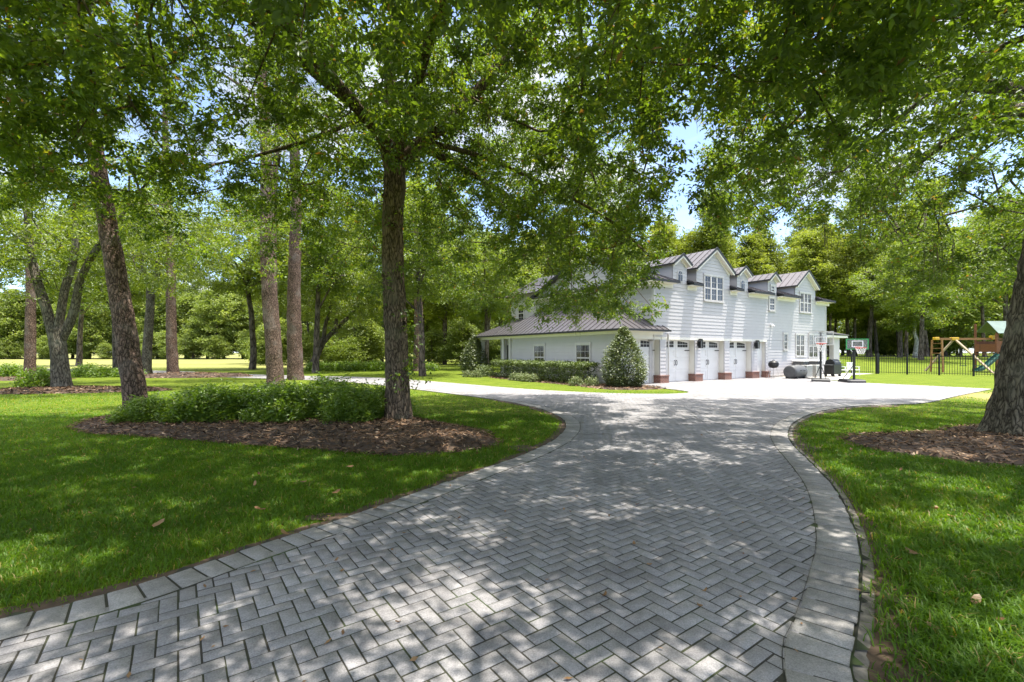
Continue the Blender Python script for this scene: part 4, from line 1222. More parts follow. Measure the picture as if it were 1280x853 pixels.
# ------------------------------------------------------------------ shrubs
def shrub_mesh(name, rx, ry, h, nl, lL, lW, leafm, seed, shape='round', spr=.06, parent=None):
    r = np.random.default_rng(seed)
    n = nl
    if shape == 'round':
        v = r.normal(0, 1, (n, 3)); v /= np.linalg.norm(v, axis=1)[:, None]; v[:, 2] = np.abs(v[:, 2])
        q = r.uniform(.55, 1.0, n) ** .6
        lump = 1 + .16 * np.sin(5 * np.arctan2(v[:, 1], v[:, 0]) + seed) * np.sin(4 * v[:, 2] * 2 + seed) + .1 * np.sin(9 * v[:, 0] + 7 * v[:, 1] + seed)
        C = v * (q * lump)[:, None] * np.array([rx, ry, h])
        C[:, 2] = np.maximum(C[:, 2], .02)
    elif shape == 'cone':
        f = r.uniform(0, 1, n) ** 1.25; a = r.uniform(0, 6.28, n)
        prof = np.where(f < .16, .72 + .28 * f / .16, np.clip(1 - ((f - .16) / .84) ** 1.75, 0, 1) * .96 + .04)
        q = r.uniform(.25, 1, n) ** .35
        lump = 1 + .07 * np.sin(4 * a + f * 9 + seed) + .05 * np.sin(9 * a - f * 16)
        C = np.stack([rx * prof * q * lump * np.cos(a), ry * prof * q * lump * np.sin(a), .06 + h * f], 1)
    elif shape == 'box':
        C = np.stack([r.uniform(-rx, rx, n), r.uniform(-ry, ry, n), r.uniform(.05, h, n)], 1)
        side = r.integers(0, 4, n); q = r.uniform(.82, 1.0, n)
        C[side == 0, 1] = (np.sign(C[:, 1]) * ry * q)[side == 0]
        C[side == 1, 2] = (h * q)[side == 1]
        C[side == 2, 2] = (h * q)[side == 2]
        C[:, 2] += .05 * np.sin(C[:, 0] * 3 + 1) * C[:, 2] / h + .035 * np.sin(C[:, 0] * 8) * C[:, 2] / h
        C[:, 1] += .05 * np.sin(C[:, 0] * 4 + 2 * C[:, 2])
    C = C + r.normal(0, spr, (n, 3))
    C[:, 2] = np.maximum(C[:, 2], .01)
    rn = np.clip(.45 + r.normal(0, .2, n) + .15 * np.sin(C[:, 0] * 7 + seed) * np.sin(C[:, 1] * 6 + C[:, 2] * 8), 0, 1)
    V, F, A = leaves(C, lL, lW, rn, droop=-.25, upb=1.0, r=r)
    return mesh_np(name, V, [F], leafm, parent, attr=A)

def stems(parent, rx, ry, h, k, seed, mat, rad=.012):
    r = np.random.default_rng(seed); mb = MB()
    for q in range(k):
        a = r.uniform(0, 6.28); f = r.uniform(.3, .8)
        mb.tube([(0.04 * math.cos(a), .04 * math.sin(a), -.03), (rx * f * .5 * math.cos(a), ry * f * .5 * math.sin(a), h * .45), (rx * f * math.cos(a), ry * f * math.sin(a), h * .8)], [rad, rad * .8, rad * .4], 5)
    return mb.build('stem', mat, parent)

def make_shrub(name, label, cat, loc, rx, ry, h, nl, lL, lW, leafm, seed, shape='round', group=None, spr=.06, rz=0, kstem=7):
    root = empty(name, (loc[0], loc[1], loc[2] if len(loc) > 2 else 0), rz); tag(root, label, cat, group)
    shrub_mesh('foliage', rx, ry, h, nl, lL, lW, leafm, seed, shape, spr, root)
    stems(root, rx, ry, h, kstem, seed, B['wood'])
    return root

# shrub bed between the leaning pine and oak A
s1 = make_shrub('shrub', '', 'shrub', (0, 0, 0), .85, .66, .72, 9500, .075, .036, G['shrub_leaf'], 201, spr=.045)
s2 = make_shrub('shrub', '', 'shrub', (0, 0, 0), .80, .64, .66, 8800, .075, .036, G['shrub_leaf'], 202, spr=.045)
bedpos = [(-8.0, 10.25, .75), (-7.25, 10.6, .95), (-6.5, 10.35, 1.0), (-5.75, 10.75, 1.1), (-5.0, 10.45, 1.05), (-4.25, 10.85, 1.1), (-3.55, 10.35, .98), (-6.1, 11.5, 1.1), (-4.6, 11.6, 1.12), (-7.6, 11.5, .95), (-3.3, 11.3, .95)]
sl_ = ['low leafy shrub hugging the foot of the leaning pine', 'bushy green shrub, second from the leaning pine along the front of the mulch bed', 'bushy green shrub, third from the leaning pine along the front of the mulch bed',
       'tall rounded shrub in the middle of the mulch bed', 'bushy green shrub, fourth from the oak trunk in the mulch bed', 'tall bushy shrub, second from the oak trunk in the mulch bed',
       'green shrub growing right against the oak trunk', 'shrub in the back row of the bed, before the stout pine', 'shrub in the back row of the bed, between stout pine and oak',
       'back row shrub of the bed nearest the leaning pine', 'shrub peeking out behind the oak trunk']
for k, (x, y, s) in enumerate(bedpos):
    p = (s1, s2)[k % 2]
    o = p if k < 2 else copy_tree(p)
    o.location = (x, y, .10); o.rotation_euler = (0, 0, k * 1.9); o.scale = (s * 1.1, s * 1.08, s * rp_.uniform(.90, 1.0))
    tag(o, sl_[k], 'shrub', 'shrubs in the mulch bed')
# low border plants on the left and beyond the drive
s3 = make_shrub('border_plant', '', 'plant', (0, 0, 0), .75, .6, .62, 1500, .14, .06, G['shrub_leaf'], 203, spr=.08, kstem=4)
lowpos = [(-37.2, 30.5), (-35.8, 30.2), (-34.4, 30.6), (-32.8, 30.3), (-31.3, 30.4), (-28.0, 30.6), (-26.8, 30.4), (-25.5, 30.6), (-24.6, 30.2)]
first = True
for x, y in lowpos:
    o = s3 if first else copy_tree(s3); first = False
    o.location = (x, y, 0); o.rotation_euler = (0, 0, rp_.uniform(0, 6)); o.scale = [rp_.uniform(.9, 1.25)] * 3
    tag(o, 'low sunny border plant in the row behind the forked tree at left', 'plant', 'border plants at the left')
for q in range(12):
    o = copy_tree(s3); o.location = (-17.2 + q * .92, 40.5 + rp_.uniform(-.3, .3), 0); o.rotation_euler = (0, 0, rp_.uniform(0, 6)); o.scale = [rp_.uniform(1.0, 1.3)] * 3
    tag(o, 'low plant in the row along the far side of the curved drive', 'plant', 'border plants beyond the drive')
o = copy_tree(s3); o.location = (-20.6, 20.0, .05); o.scale = (.9, .9, 1.15); tag(o, 'dark leafy plant left of the split trunk of the forked oak', 'plant'); del o['group']

# planting before the house
make_shrub('holly_bush', 'large cone shaped bush clipped to a point before the garage corner', 'bush', (5.2, 21.55, .03), 1.05, 1.05, 2.62, 11000, .11, .055, G['holly_leaf'], 211, 'cone', spr=.05)
make_shrub('holly_bush', 'cone shaped bush standing on the lawn by the porch', 'bush', (-2.75, 34.0, 0), 1.05, 1.05, 2.75, 8000, .13, .065, G['holly_leaf'], 212, 'cone', spr=.07)
hr = empty('hedge', (*hw(-4.0, 5.5), 0), math.atan2(VD[1], VD[0])); tag(hr, 'long clipped hedge under the two ground floor windows', 'hedge')
shrub_mesh('foliage', 4.4, .55, 1.06, 21000, .095, .05, G['hedge_leaf'], 213, 'box', .04, hr)
for q in range(9):
    mb = MB(); mb.tube([(-4 + q, 0, -.03), (-4 + q + .1, .05, .35), (-4 + q + .2, -.1, .7)], [.02, .018, .01], 5); mb.build('stem', B['wood'], hr)
s4 = make_shrub('flowering_plant', 'pale variegated plant in front of the long hedge', 'plant', (*hw(-5.0, 6.4), 0), .34, .34, .42, 500, .10, .045, G['pale_leaf'], 214, spr=.05, group='pale plants before the hedge', kstem=4)
for t_, v_ in ((-4.95, 5.8), (-5.05, 5.2), (-4.95, 4.7), (-5.3, 10.5), (-5.6, 11.2), (-4.9, 1.2), (-4.6, .4)):
    o = copy_tree(s4); p = hw(t_, v_); o.location = (p[0], p[1], 0); o.rotation_euler = (0, 0, v_)
    if v_ > 9: o['label'] = 'pale variegated plant beside the cone bush by the porch'
    elif v_ < 2: o['label'] = 'pale variegated plant at the foot of the large cone bush'
pb = make_shrub('shrub', 'dark low shrub beneath the porch opening', 'shrub', (*hw(-4.2, 11.4), 0), .8, .8, .75, 1800, .11, .05, G['hedge_leaf'], 215, spr=.06)
make_shrub('clipped_shrub', 'clipped rounded shrub behind the fence beside the far porch', 'shrub', (26.0, 38.3, 0), 1.5, .8, 1.15, 4500, .13, .06, G['shrub_leaf'], 216, spr=.06)

# ------------------------------------------------------------------ house
HOUSE = empty('house', (P0[0], P0[1], 0), math.atan2(UD[1], UD[0]))
tag(HOUSE, 'white two storey house with clapboard walls, metal roof and garage doors', 'house')

def clap(mb, segs, z0, z1, plane, axis, out, lap=.19, lip=.017):
    """lapped boards on a vertical wall. segs(z)->list of (a,b). axis 'x': wall along x at y=plane, outward sign 'out' along y; axis 'y': along y at x=plane"""
    z = z0
    while z < z1 - .01:
        zt = min(z + lap, z1)
        for a, b in segs((z + zt) / 2):
            if b - a < .03: continue
            o1 = plane + out * (lip + .004); o0 = plane + out * .004
            if axis == 'x':
                V = [(a, o1, z), (b, o1, z), (b, o0, zt + .004), (a, o0, zt + .004), (a, plane - out * .05, z), (b, plane - out * .05, z), (b, plane - out * .05, zt + .004), (a, plane - out * .05, zt + .004)]
            else:
                V = [(o1, a, z), (o1, b, z), (o0, b, zt + .004), (o0, a, zt + .004), (plane - out * .05, a, z), (plane - out * .05, b, z), (plane - out * .05, b, zt + .004), (plane - out * .05, a, zt + .004)]
            mb.add(V, [(0, 1, 2, 3), (5, 4, 7, 6), (0, 4, 5, 1), (3, 2, 6, 7), (0, 3, 7, 4), (1, 5, 6, 2)])
        z = zt
    return mb

def roof_plane(mbr, poly, seam=.42, rib=.03, thick=.05):
    """sheet + standing seams running down the slope"""
    P = [np.array(p, float) for p in poly]
    n = np.cross(P[1] - P[0], P[2] - P[0]); n /= np.linalg.norm(n)
    if n[2] < 0: n = -n
    mbr.sheet(P, thick)
    if not seam: return
    down = np.array([n[0] * n[2], n[1] * n[2], -(n[0] ** 2 + n[1] ** 2)]); down /= np.linalg.norm(down)
    e = np.cross(n, down)
    o = P[0]
    uv = np.array([[(p - o) @ e, (p - o) @ down] for p in P])
    s = math.ceil(uv[:, 0].min() / seam) * seam + .02
    while s < uv[:, 0].max():
        hits = []
        for i in range(len(uv)):
            a, b = uv[i], uv[(i + 1) % len(uv)]
            if (a[0] - s) * (b[0] - s) < 0:
                f = (s - a[0]) / (b[0] - a[0]); hits.append(a[1] + f * (b[1] - a[1]))
        hits.sort()
        for h0, h1 in zip(hits[::2], hits[1::2]):
            if h1 - h0 < .08: continue
            A = o + e * s + down * (h0 + .01); Bp = o + e * s + down * (h1 - .01)
            w = e * .012; u = n * rib; l = -n * .01
            V = [A - w + l, A + w + l, A + w + u, A - w + u, Bp - w + l, Bp + w + l, Bp + w + u, Bp - w + u]
            mbr.add(V, [(0, 1, 2, 3), (7, 6, 5, 4), (0, 4, 5, 1), (1, 5, 6, 2), (2, 6, 7, 3), (3, 7, 4, 0)])
        s += seam

def bar3(mb, A, Bp, w, h, up=(0, 0, 1)):
    """rectangular bar from A to B; w sideways, h along up"""
    A = np.array(A, float); Bp = np.array(Bp, float); d = Bp - A; d /= np.linalg.norm(d)
    up = np.array(up, float); s = np.cross(d, up); s /= np.linalg.norm(s); u = np.cross(s, d)
    V = []
    for p in (A, Bp):
        V += [p - s * w / 2 - u * h / 2, p + s * w / 2 - u * h / 2, p + s * w / 2 + u * h / 2, p - s * w / 2 + u * h / 2]
    mb.add(V, [(3, 2, 1, 0), (4, 5, 6, 7), (0, 1, 5, 4), (1, 2, 6, 5), (2, 3, 7, 6), (3, 0, 4, 7)])

def window(parent, axis, plane, out, a0, a1, z0, z1, cols, rows, units=1, sill=True, name='window'):
    """trimmed window standing proud of the wall; axis as in clap; panes as one sub-part"""
    fr = MB()
    def bx(mb, a, b, d0, d1, za, zb):
        q0, q1 = plane + out * d0, plane + out * d1
        if axis == 'x': mb.box(a, b, q0, q1, za, zb)
        else: mb.box(q0, q1, a, b, za, zb)
    T = .085
    bx(fr, a0 - T, a0, .0, .05, z0 - .02, z1 + .0); bx(fr, a1, a1 + T, .0, .05, z0 - .02, z1 + .0)
    bx(fr, a0 - T - .02, a1 + T + .02, .0, .06, z1, z1 + .12)
    uw = (a1 - a0) / units
    for k in range(1, units): bx(fr, a0 + uw * k - .05, a0 + uw * k + .05, .0, .05, z0, z1)
    zm = (z0 + z1) / 2
    root = fr.build(name, M['trim'], parent)
    ms = MB()
    for k in range(units):
        u0 = a0 + uw * k + (.05 if k else 0); u1 = a0 + uw * (k + 1) - (.05 if k < units - 1 else 0)
        for (za, zb) in ((z0, zm), (zm, z1)):
            bx(ms, u0, u0 + .022, .015, .038, za, zb); bx(ms, u1 - .022, u1, .015, .038, za, zb)
            bx(ms, u0 + .03, u1 - .03, .015, .037, za, za + .035); bx(ms, u0 + .03, u1 - .03, .015, .037, zb - .035, zb)
            for c in range(1, cols):
                x = u0 + (u1 - u0) * c / cols; bx(ms, x - .008, x + .008, .012, .032, za + .035, zb - .035)
            for c in range(1, rows):
                zz = za + (zb - za) * c / rows; bx(ms, u0 + .03, u1 - .03, .012, .030, zz - .008, zz + .008)
    ms.build('sash', M['trim'], root)
    pn = MB(); bx(pn, a0, a1, .002, .022, z0, z1); pn.build('pane', M['glass'], root)
    if sill:
        s_ = MB(); bx(s_, a0 - T - .03, a1 + T + .03, .0, .10, z0 - .09, z0 - .02); s_.build('sill', M['trim'], root)
    return root

T0, T1, DEP = -.74, 17.85, 10.2
ZE, ZR = 5.3, 7.5
def zmain(v): return ZE + (v + .45) * (ZR - ZE) / (5.1 + .45)
ZG = 2.42            # top of the garage openings
gables = [dict(c=1.33, fw=.58, rw=.74, za=6.82, big=False, arch=True), dict(c=4.31, fw=1.56, rw=1.76, za=7.50, big=True, arch=False),
          dict(c=7.2, fw=.58, rw=.72, za=6.76, big=False, arch=True), dict(c=10.55, fw=.52, rw=.68, za=6.70, big=False, arch=False),
          dict(c=14.85, fw=1.4, rw=1.58, za=7.25, big=True, arch=False)]
for g in gables: g['ze'] = g['za'] - (g['rw']) * (.70 if not g['big'] else .72)

# facade
wl = MB()
clap(wl, lambda z: [(T0, T1)], ZG, 5.30, 0.0, 'x', -1)
clap(wl, lambda z: [(9.95, T1)], .12, ZG, 0.0, 'x', -1)
wl.build('wall', M['siding'], HOUSE)
wb = MB()
wb.box(9.8, T1 - .003, .06, .3, -.05, 5.3); wb.box(T0 + .003, 9.8, .06, .3, ZG + .003, 5.297)
wb.build('wall_core', M['trim'], HOUSE)
# gable end walls and back
we = MB()
def gseg(z):
    if z < ZE: return [(0.0, DEP)]
    h = (ZR - z) / (ZR - ZE) * 5.3
    return [(5.1 - h, 5.1 + h)]
clap(we, gseg, 2.2, ZR, T0, 'y', -1)
we.build('gable_wall', M['siding'], HOUSE)
we = MB(); clap(we, gseg, -.05, ZR, T1, 'y', 1); we.build('gable_wall', M['siding'], HOUSE)
mb = MB(); mb.box(T0 + .1, T1 - .1, DEP - .1, DEP, -.05, ZE); mb.box(T0 + .06, T0 + .3, .32, DEP - .12, -.05, ZE - .1); mb.box(T1 - .3, T1 - .06, .32, DEP - .12, -.05, ZE - .1)
mb.build('back_wall', M['siding'], HOUSE)
cb = MB()
cb.box(T0 - .03, T0 + .10, -.035, .12, ZG, 5.28); cb.box(T1 - .10, T1 + .03, -.035, .12, .02, 5.28); 
cb.build('corner_board', M['trim'], HOUSE)
# main roof
mr = MB()
roof_plane(mr, [(T0 - .35, 0.03, zmain(.03)), (T1 + .35, 0.03, zmain(.03)), (T1 + .35, 5.1, ZR), (T0 - .35, 5.1, ZR)], .45)
roof_plane(mr, [(T1 + .35, DEP + .45, ZE), (T0 - .35, DEP + .45, ZE), (T0 - .35, 5.1, ZR), (T1 + .35, 5.1, ZR)], .45)
segs = [(T0 - .45, gables[0]['c'] - gables[0]['fw'])]
for a, b in zip(gables[:-1], gables[1:]): segs.append((a['c'] + a['fw'], b['c'] - b['fw']))
segs.append((gables[-1]['c'] + gables[-1]['fw'], T1 + .45))
for a, b in segs:
    roof_plane(mr, [(a, -.45, ZE), (b, -.45, ZE), (b, .028, zmain(.028)), (a, .028, zmain(.028))], .45)
mr.build('roof', M['roof'], HOUSE)
for a, b in segs:
    so = MB(); ed = MB()
    so.box(a + .01, b - .01, -.42, -.018, ZE - .10, ZE - .06)
    so.box(a + .02, b - .02, -.055, -.02, ZE - .30, ZE - .097)
    so.box(a + .01, b - .01, -.435, -.40, ZE - .102, ZE - .03)
    ed.box(a - .012, b + .012, -.485, -.452, ZE - .10, ZE + .025)
    for x in (a, b): bar3(ed, (x, -.455, ZE - .01), (x, -.02, zmain(-.02) - .01), .03, .11)
    so.build('soffit', M['soffit'], HOUSE); ed.build('gutter', M['roof_edge'], HOUSE)
ed = MB(); bar3(ed, (T0 - .365, .03, zmain(.03) - .02), (T0 - .365, 5.1, ZR - .02), .03, .16); bar3(ed, (T0 - .365, DEP + .45, ZE - .02), (T0 - .365, 5.1, ZR - .02), .03, .16)
bar3(ed, (T0 - .3, 5.1, ZR + .03), (T1 + .3, 5.1, ZR + .03), .16, .04)
ed.build('roof_trim', M['roof_edge'], HOUSE)
# pent skirt across the left gable
pr = MB(); roof_plane(pr, [(T0 - .5, -.02, ZE), (T0 - .5, DEP, ZE), (T0 - .02, DEP, ZE + .22), (T0 - .02, -.02, ZE + .22)], .45); pr.build('roof', M['roof'], HOUSE)
mb = MB(); mb.box(T0 - .48, T0 - .02, 0, DEP, ZE - .14, ZE - .06); mb.build('soffit', M['soffit'], HOUSE)
mb = MB(); mb.box(T0 - .53, T0 - .505, -.02, DEP, ZE - .07, ZE + .02); mb.build('gutter', M['roof_edge'], HOUSE)
# wall dormers
for g in gables:
    c, fw, rw, za, ze = g['c'], g['fw'], g['rw'], g['za'], g['ze']
    sl2 = (za - ze) / rw
    zf = za - .05
    def sg(z, c=c, fw=fw, za=zf, sl2=sl2): 
        h = min(fw, (za - z) / sl2); return [(c - h, c + h)] if h > .03 else []
    mb = MB(); clap(mb, sg, 5.30, zf, 0.0, 'x', -1)
    dm = mb.build('dormer', M['siding'], HOUSE)
    mb = MB()                                           # cheeks
    vb = max(.35, (ze + .1 - zmain(0)) / ((ZR - ZE) / 5.55))
    for sgn in (-1, 1):
        x = c + sgn * (fw - .03)
        mb.prism([(.0, zmain(0) - .25), (vb, zmain(vb) - .05), (vb, ze + .12), (.0, ze + .12)], 'x', x - .03, x + .03)
    mb.prism([(c - fw + .06, 5.32), (c + fw - .06, 5.32), (c + fw - .06, ze), (c, zf - .08), (c - fw + .06, ze)], 'y', .06, .10)
    mb.build('cheek', M['siding'], dm)
    mb = MB(); ov = -.24
    for sgn in (-1, 1):
        vr = min(5.05, (za - zmain(0)) / ((ZR - ZE) / 5.55)); ve = min(5.05, max(.05, (ze - zmain(0)) / ((ZR - ZE) / 5.55)))
        poly = [(c + sgn * rw, ov, ze), (c + sgn * rw, ve, ze), (c, vr, za), (c, ov, za)]
        roof_plane(mb, poly if sgn < 0 else poly[::-1], .42, .03, .045)
    mb.build('roof', M['roof'], dm)
    mb = MB(); tr = MB()
    for sgn in (-1, 1):
        bar3(mb, (c + sgn * (rw + .02), ov - .018, ze - .0), (c, ov - .018, za + .015), .03, .12)
        bar3(mb, (c + sgn * (rw + .012), ov, ze - .012), (c + sgn * (rw + .012), max(.1, ve), ze - .012), .025, .07)
        bar3(tr, (c + sgn * (rw - .05), ov + .01, ze - .085), (c, ov + .01, za - .10), .03, .10)
        bar3(tr, (c + sgn * (rw - .06), ov / 2 - .0, ze - .082), (c, ov / 2 - .0, za - .088), .2, .02)
        bar3(tr, (c + sgn * (fw - .02), -.03, ze - .10), (c, -.03, za - .15), .03, .14)
    mb.build('roof_trim', M['roof_edge'], dm); tr.build('rake_board', M['soffit'], dm)
    if g['arch']:
        w2, z0, z1 = .17, 5.42, 5.78
        arc = [(c - w2, z0), (c + w2, z0)] + [(c + w2 * math.cos(a), z1 + w2 * math.sin(a)) for a in np.linspace(0, math.pi, 9)]
        arc2 = [(c - w2 - .07, z0 - .05), (c + w2 + .07, z0 - .05)] + [(c + (w2 + .07) * math.cos(a), z1 + (w2 + .07) * math.sin(a)) for a in np.linspace(0, math.pi, 9)]
        mb = MB(); mb.prism(arc2, 'y', -.045, -.005); mb.box(c - .012, c + .012, -.066, -.058, z0, z1 + w2); mb.box(c - w2, c + w2, -.066, -.058, z1 - .012, z1 + .012)
        wn = mb.build('window', M['trim'], dm)
        mb = MB(); mb.prism(arc, 'y', -.055, -.045); mb.build('pane', M['glass'], dm)
for a0, a1, z0, z1, cols, rows, un in ((3.47, 5.13, 4.55, 5.92, 2, 2, 3), (14.1, 15.55, 4.4, 5.68, 2, 2, 3), (10.2, 10.75, 4.32, 5.08, 2, 2, 1), (10.38, 10.72, 5.5, 5.86, 2, 1, 1),
                                       (11.95, 12.35, 1.82, 2.82, 1, 2, 1), (13.55, 14.6, 1.38, 2.8, 2, 2, 2), (15.3, 16.5, 1.28, 2.83, 2, 2, 2)):
    window(HOUSE, 'x', -.014, -1, a0, a1, z0, z1, cols, rows, un)
for v0, v1 in ((1.25 + .9, 3.2), (6.1, 7.1)):
    window(HOUSE, 'y', -3.1 - .014, -1, v0, v1, .62, 2.02, 3, 2, 1)
# garage: header, piers, doors
mb = MB(); mb.box(T0 + .6, 9.9, -.02, .36, ZG - .14, ZG - .002); mb.box(-3.0, T0 + .6, .0, .36, ZG - .14, ZG + .1); mb.build('header', M['soffit'], HOUSE)
piers = [(-2.95, .42), (.0, .5), (2.87, .5), (5.62, .5), (8.52, .62), (9.93, .3)]
for k, (t, w) in enumerate(piers):
    mb = MB(); clap(mb, lambda z, t=t, w=w: [(t - w / 2, t + w / 2)], .42, ZG - .142, 0.0, 'x', -1)
    p = mb.build('pillar', M['siding'], HOUSE)
    mb = MB(); mb.box(t - w / 2 + .004, t + w / 2 - .004, .03, .42, .02, ZG - .145); mb.build('jamb', M['soffit'], p)
    mb = MB(); mb.box(t - w / 2 - .09, t + w / 2 + .09, -.10, .34, -.03, .37, .008); mb.box(t - w / 2 - .11, t + w / 2 + .11, -.12, .345, .37, .43, .006); mb.build('brick_base', M['brick'], p)
for k in range(4):
    a = piers[k][0] + piers[k][1] / 2; b = piers[k + 1][0] - piers[k + 1][1] / 2
    mb = MB(); y0 = .36
    mb.box(a - .08, b + .08, y0, y0 + .05, .015, ZG - .05)
    cw = (b - a) / 2
    for q in range(2):
        u0 = a + q * cw + .03; u1 = u0 + cw - .06
        for (za, zb) in ((.06, .62), (.70, 1.26), (1.34, 1.80)):
            mb.box(u0, u0 + .09, y0 - .018, y0 - .002, za, zb); mb.box(u1 - .09, u1, y0 - .018, y0 - .002, za, zb)
            mb.box(u0 + .09, u1 - .09, y0 - .018, y0 - .002, za, za + .08); mb.box(u0 + .09, u1 - .09, y0 - .018, y0 - .002, zb - .08, zb)
        mb.box(u0, u1, y0 - .012, y0 - .002, 1.84, ZG - .16)
    gd = mb.build('garage_door', M['door_white'], HOUSE)
    pn = MB()
    for q in range(2):
        u0 = a + q * cw + .16; u1 = a + (q + 1) * cw - .16
        for c in range(4):
            for r_ in range(2):
                x0 = u0 + (u1 - u0) * c / 4 + .014; x1 = u0 + (u1 - u0) * (c + 1) / 4 - .014
                z0 = 1.89 + r_ * .17; z1 = z0 + .145
                if r_ == 1:      # arched head over both sashes
                    m0 = abs((x0 - (a + b) / 2) / (b - a) * 2); m1 = abs((x1 - (a + b) / 2) / (b - a) * 2)
                    pn.prism([(x0, z0), (x1, z0), (x1, z1 + .02 - .13 * m1 ** 2), (x0, z1 + .02 - .13 * m0 ** 2)], 'y', y0 - .022, y0 - .012)
                else:
                    pn.box(x0, x1, y0 - .022, y0 - .012, z0, z1)
    pn.build('window_pane', M['gas'], gd)
    for x in ((a + b) / 2 - .07, (a + b) / 2 + .07):
        mb = MB(); mb.tube([(x, y0 - .02, .93), (x, y0 - .065, .97), (x, y0 - .065, 1.13), (x, y0 - .02, 1.17)], .014, 6); mb.box(x - .02, x + .02, y0 - .03, y0 - .018, .90, .96); mb.box(x - .02, x + .02, y0 - .03, y0 - .018, 1.14, 1.20)
        mb.build('handle', M['black'], gd)
    for x0, x1 in ((a + .01, a + .42), (b - .42, b - .01)):
        mb = MB(); mb.prism([(x0, 1.70), (x1, 1.70), (x1, 1.745), (x0, 1.745)], 'y', y0 - .03, y0 - .019); mb.build('hinge', M['black'], gd)
# service door between the last piers
mb = MB(); mb.box(8.83, 9.78, .22, .27, .02, 2.1); mb.box(8.9, 9.7, .205, .218, .2, .95); mb.box(8.9, 9.7, .205, .218, 1.05, 2.0); mb.box(8.83, 9.78, .22, .3, 2.1, ZG - .142)
sd = mb.build('door', M['door_white'], HOUSE)
mb = MB(); mb.box(8.93, 8.97, .15, .204, 1.0, 1.12); mb.build('handle', M['black'], sd)
# lanterns
for t in (2.87, 8.52):
    mb = MB(); mb.box(t - .05, t + .05, -.06, -.014, 1.98, 2.22); mb.tube([(t, -.05, 2.26), (t, -.12, 2.34), (t, -.2, 2.3)], .012, 6)
    mb.prism([(t - .12, 2.24), (t + .12, 2.24), (t + .05, 2.36), (t - .05, 2.36)], 'y', -.28, -.10); mb.box(t - .10, t + .10, -.27, -.11, 1.84, 1.87)
    for sx in (-.095, .095):
        for yy in (-.265, -.115): mb.box(t + sx - .01, t + sx + .01, yy - .01, yy + .01, 1.87, 2.24)
    ln = mb.build('lantern', M['black'], HOUSE)
    mb = MB(); mb.box(t - .08, t + .08, -.255, -.125, 1.872, 2.235); mb.build('glass_pane', M['glass'], ln)
mb = MB(); mb.box(10.3, 10.45, -.12, -.014, 3.32, 3.42); mb.tube([(10.37, -.1, 3.35), (10.3, -.2, 3.28)], .05, 8); mb.tube([(10.37, -.1, 3.35), (10.46, -.2, 3.28)], .05, 8); mb.build('floodlight', M['white_plastic'], HOUSE)
mb = MB(); mb.tube([(.34, -.06, .3), (.34, -.06, 2.6)], .04, 8); mb.build('downspout', M['trim'], HOUSE)
# low wing on the left with its hipped roof
wg = MB()
clap(wg, lambda z: [(.0, 9.6)], .10, 2.52, -3.1, 'y', -1)
wg.build('wing_wall', M['siding'], HOUSE)
mb = MB(); mb.box(-3.045, -2.9, .06, 9.5, -.05, 2.5); mb.box(-3.045, 1.0 + T0, .4, .6, ZG - .1, 2.5); mb.build('wall_core', M['trim'], HOUSE)
mb = MB(); mb.box(-3.14, -2.98, -.04, .06, .52, 2.52); mb.box(-3.14, -2.98, 9.54, 9.66, -.03, 2.52); mb.build('corner_board', M['trim'], HOUSE)
mb = MB(); mb.box(-3.06, -.06, -.05, .05, ZG + .10, 2.70); mb.box(-3.16, -3.04, .055, 14.0, 2.52, 2.70); mb.build('frieze', M['soffit'], HOUSE)
mb = MB(); mb.box(-3.45, -.06, -.43, -.052, 2.66, 2.70); mb.box(-3.45, -3.165, -.04, 14.2, 2.66, 2.70); mb.build('soffit', M['soffit'], HOUSE)
wr = MB()
PK = (T0 - .02, 2.75, 4.52); PK2 = (T0 - .02, 9.2, 4.52)
roof_plane(wr, [(-3.48, -.48, 2.74), (-.04, -.48, 2.74), (-.04, -.016, 3.0), (T0 - .02, -.016, 3.0), PK], .42)
roof_plane(wr, [(-3.48, 12.0, 2.74), (-3.48, -.48, 2.74), PK, PK2], .42)
roof_plane(wr, [PK2, (T0 - .02, 12.0, 2.745), (-3.48, 12.0, 2.74)], .42)
# porch roof
roof_plane(wr, [(-3.5, 14.5, 2.76), (-3.5, 9.6, 2.76), (-1.9, 10.2, 3.55), (-1.9, 13.2, 3.55)], .42)
roof_plane(wr, [(-3.5, 14.5, 2.76), (-1.9, 13.2, 3.55), (2, 13.2, 3.55), (2, 14.5, 2.76)], .42)
roof_plane(wr, [(-1.9, 10.2, 3.55), (.2, 10.2, 4.3), (.2, 13.2, 4.3), (-1.9, 13.2, 3.55)], .42)
wr.build('wing_roof', M['roof'], HOUSE)
mb = MB()
mb.box(-3.52, -.01, -.53, -.485, 2.66, 2.76); mb.box(-3.53, -3.485, -.48, 9.6, 2.66, 2.76); mb.box(-3.55, -3.505, 9.602, 14.5, 2.68, 2.78)
bar3(mb, (-3.48, -.48, 2.78), np.array(PK) + (0, 0, .03), .09, .03); bar3(mb, (T0 - .04, -.016, 3.03), np.array(PK) + (-.02, 0, .03), .06, .05); bar3(mb, (T0 - .04, 2.75, 4.56), (T0 - .04, 9.2, 4.56), .06, .05)
mb.build('roof_trim', M['roof_edge'], HOUSE)
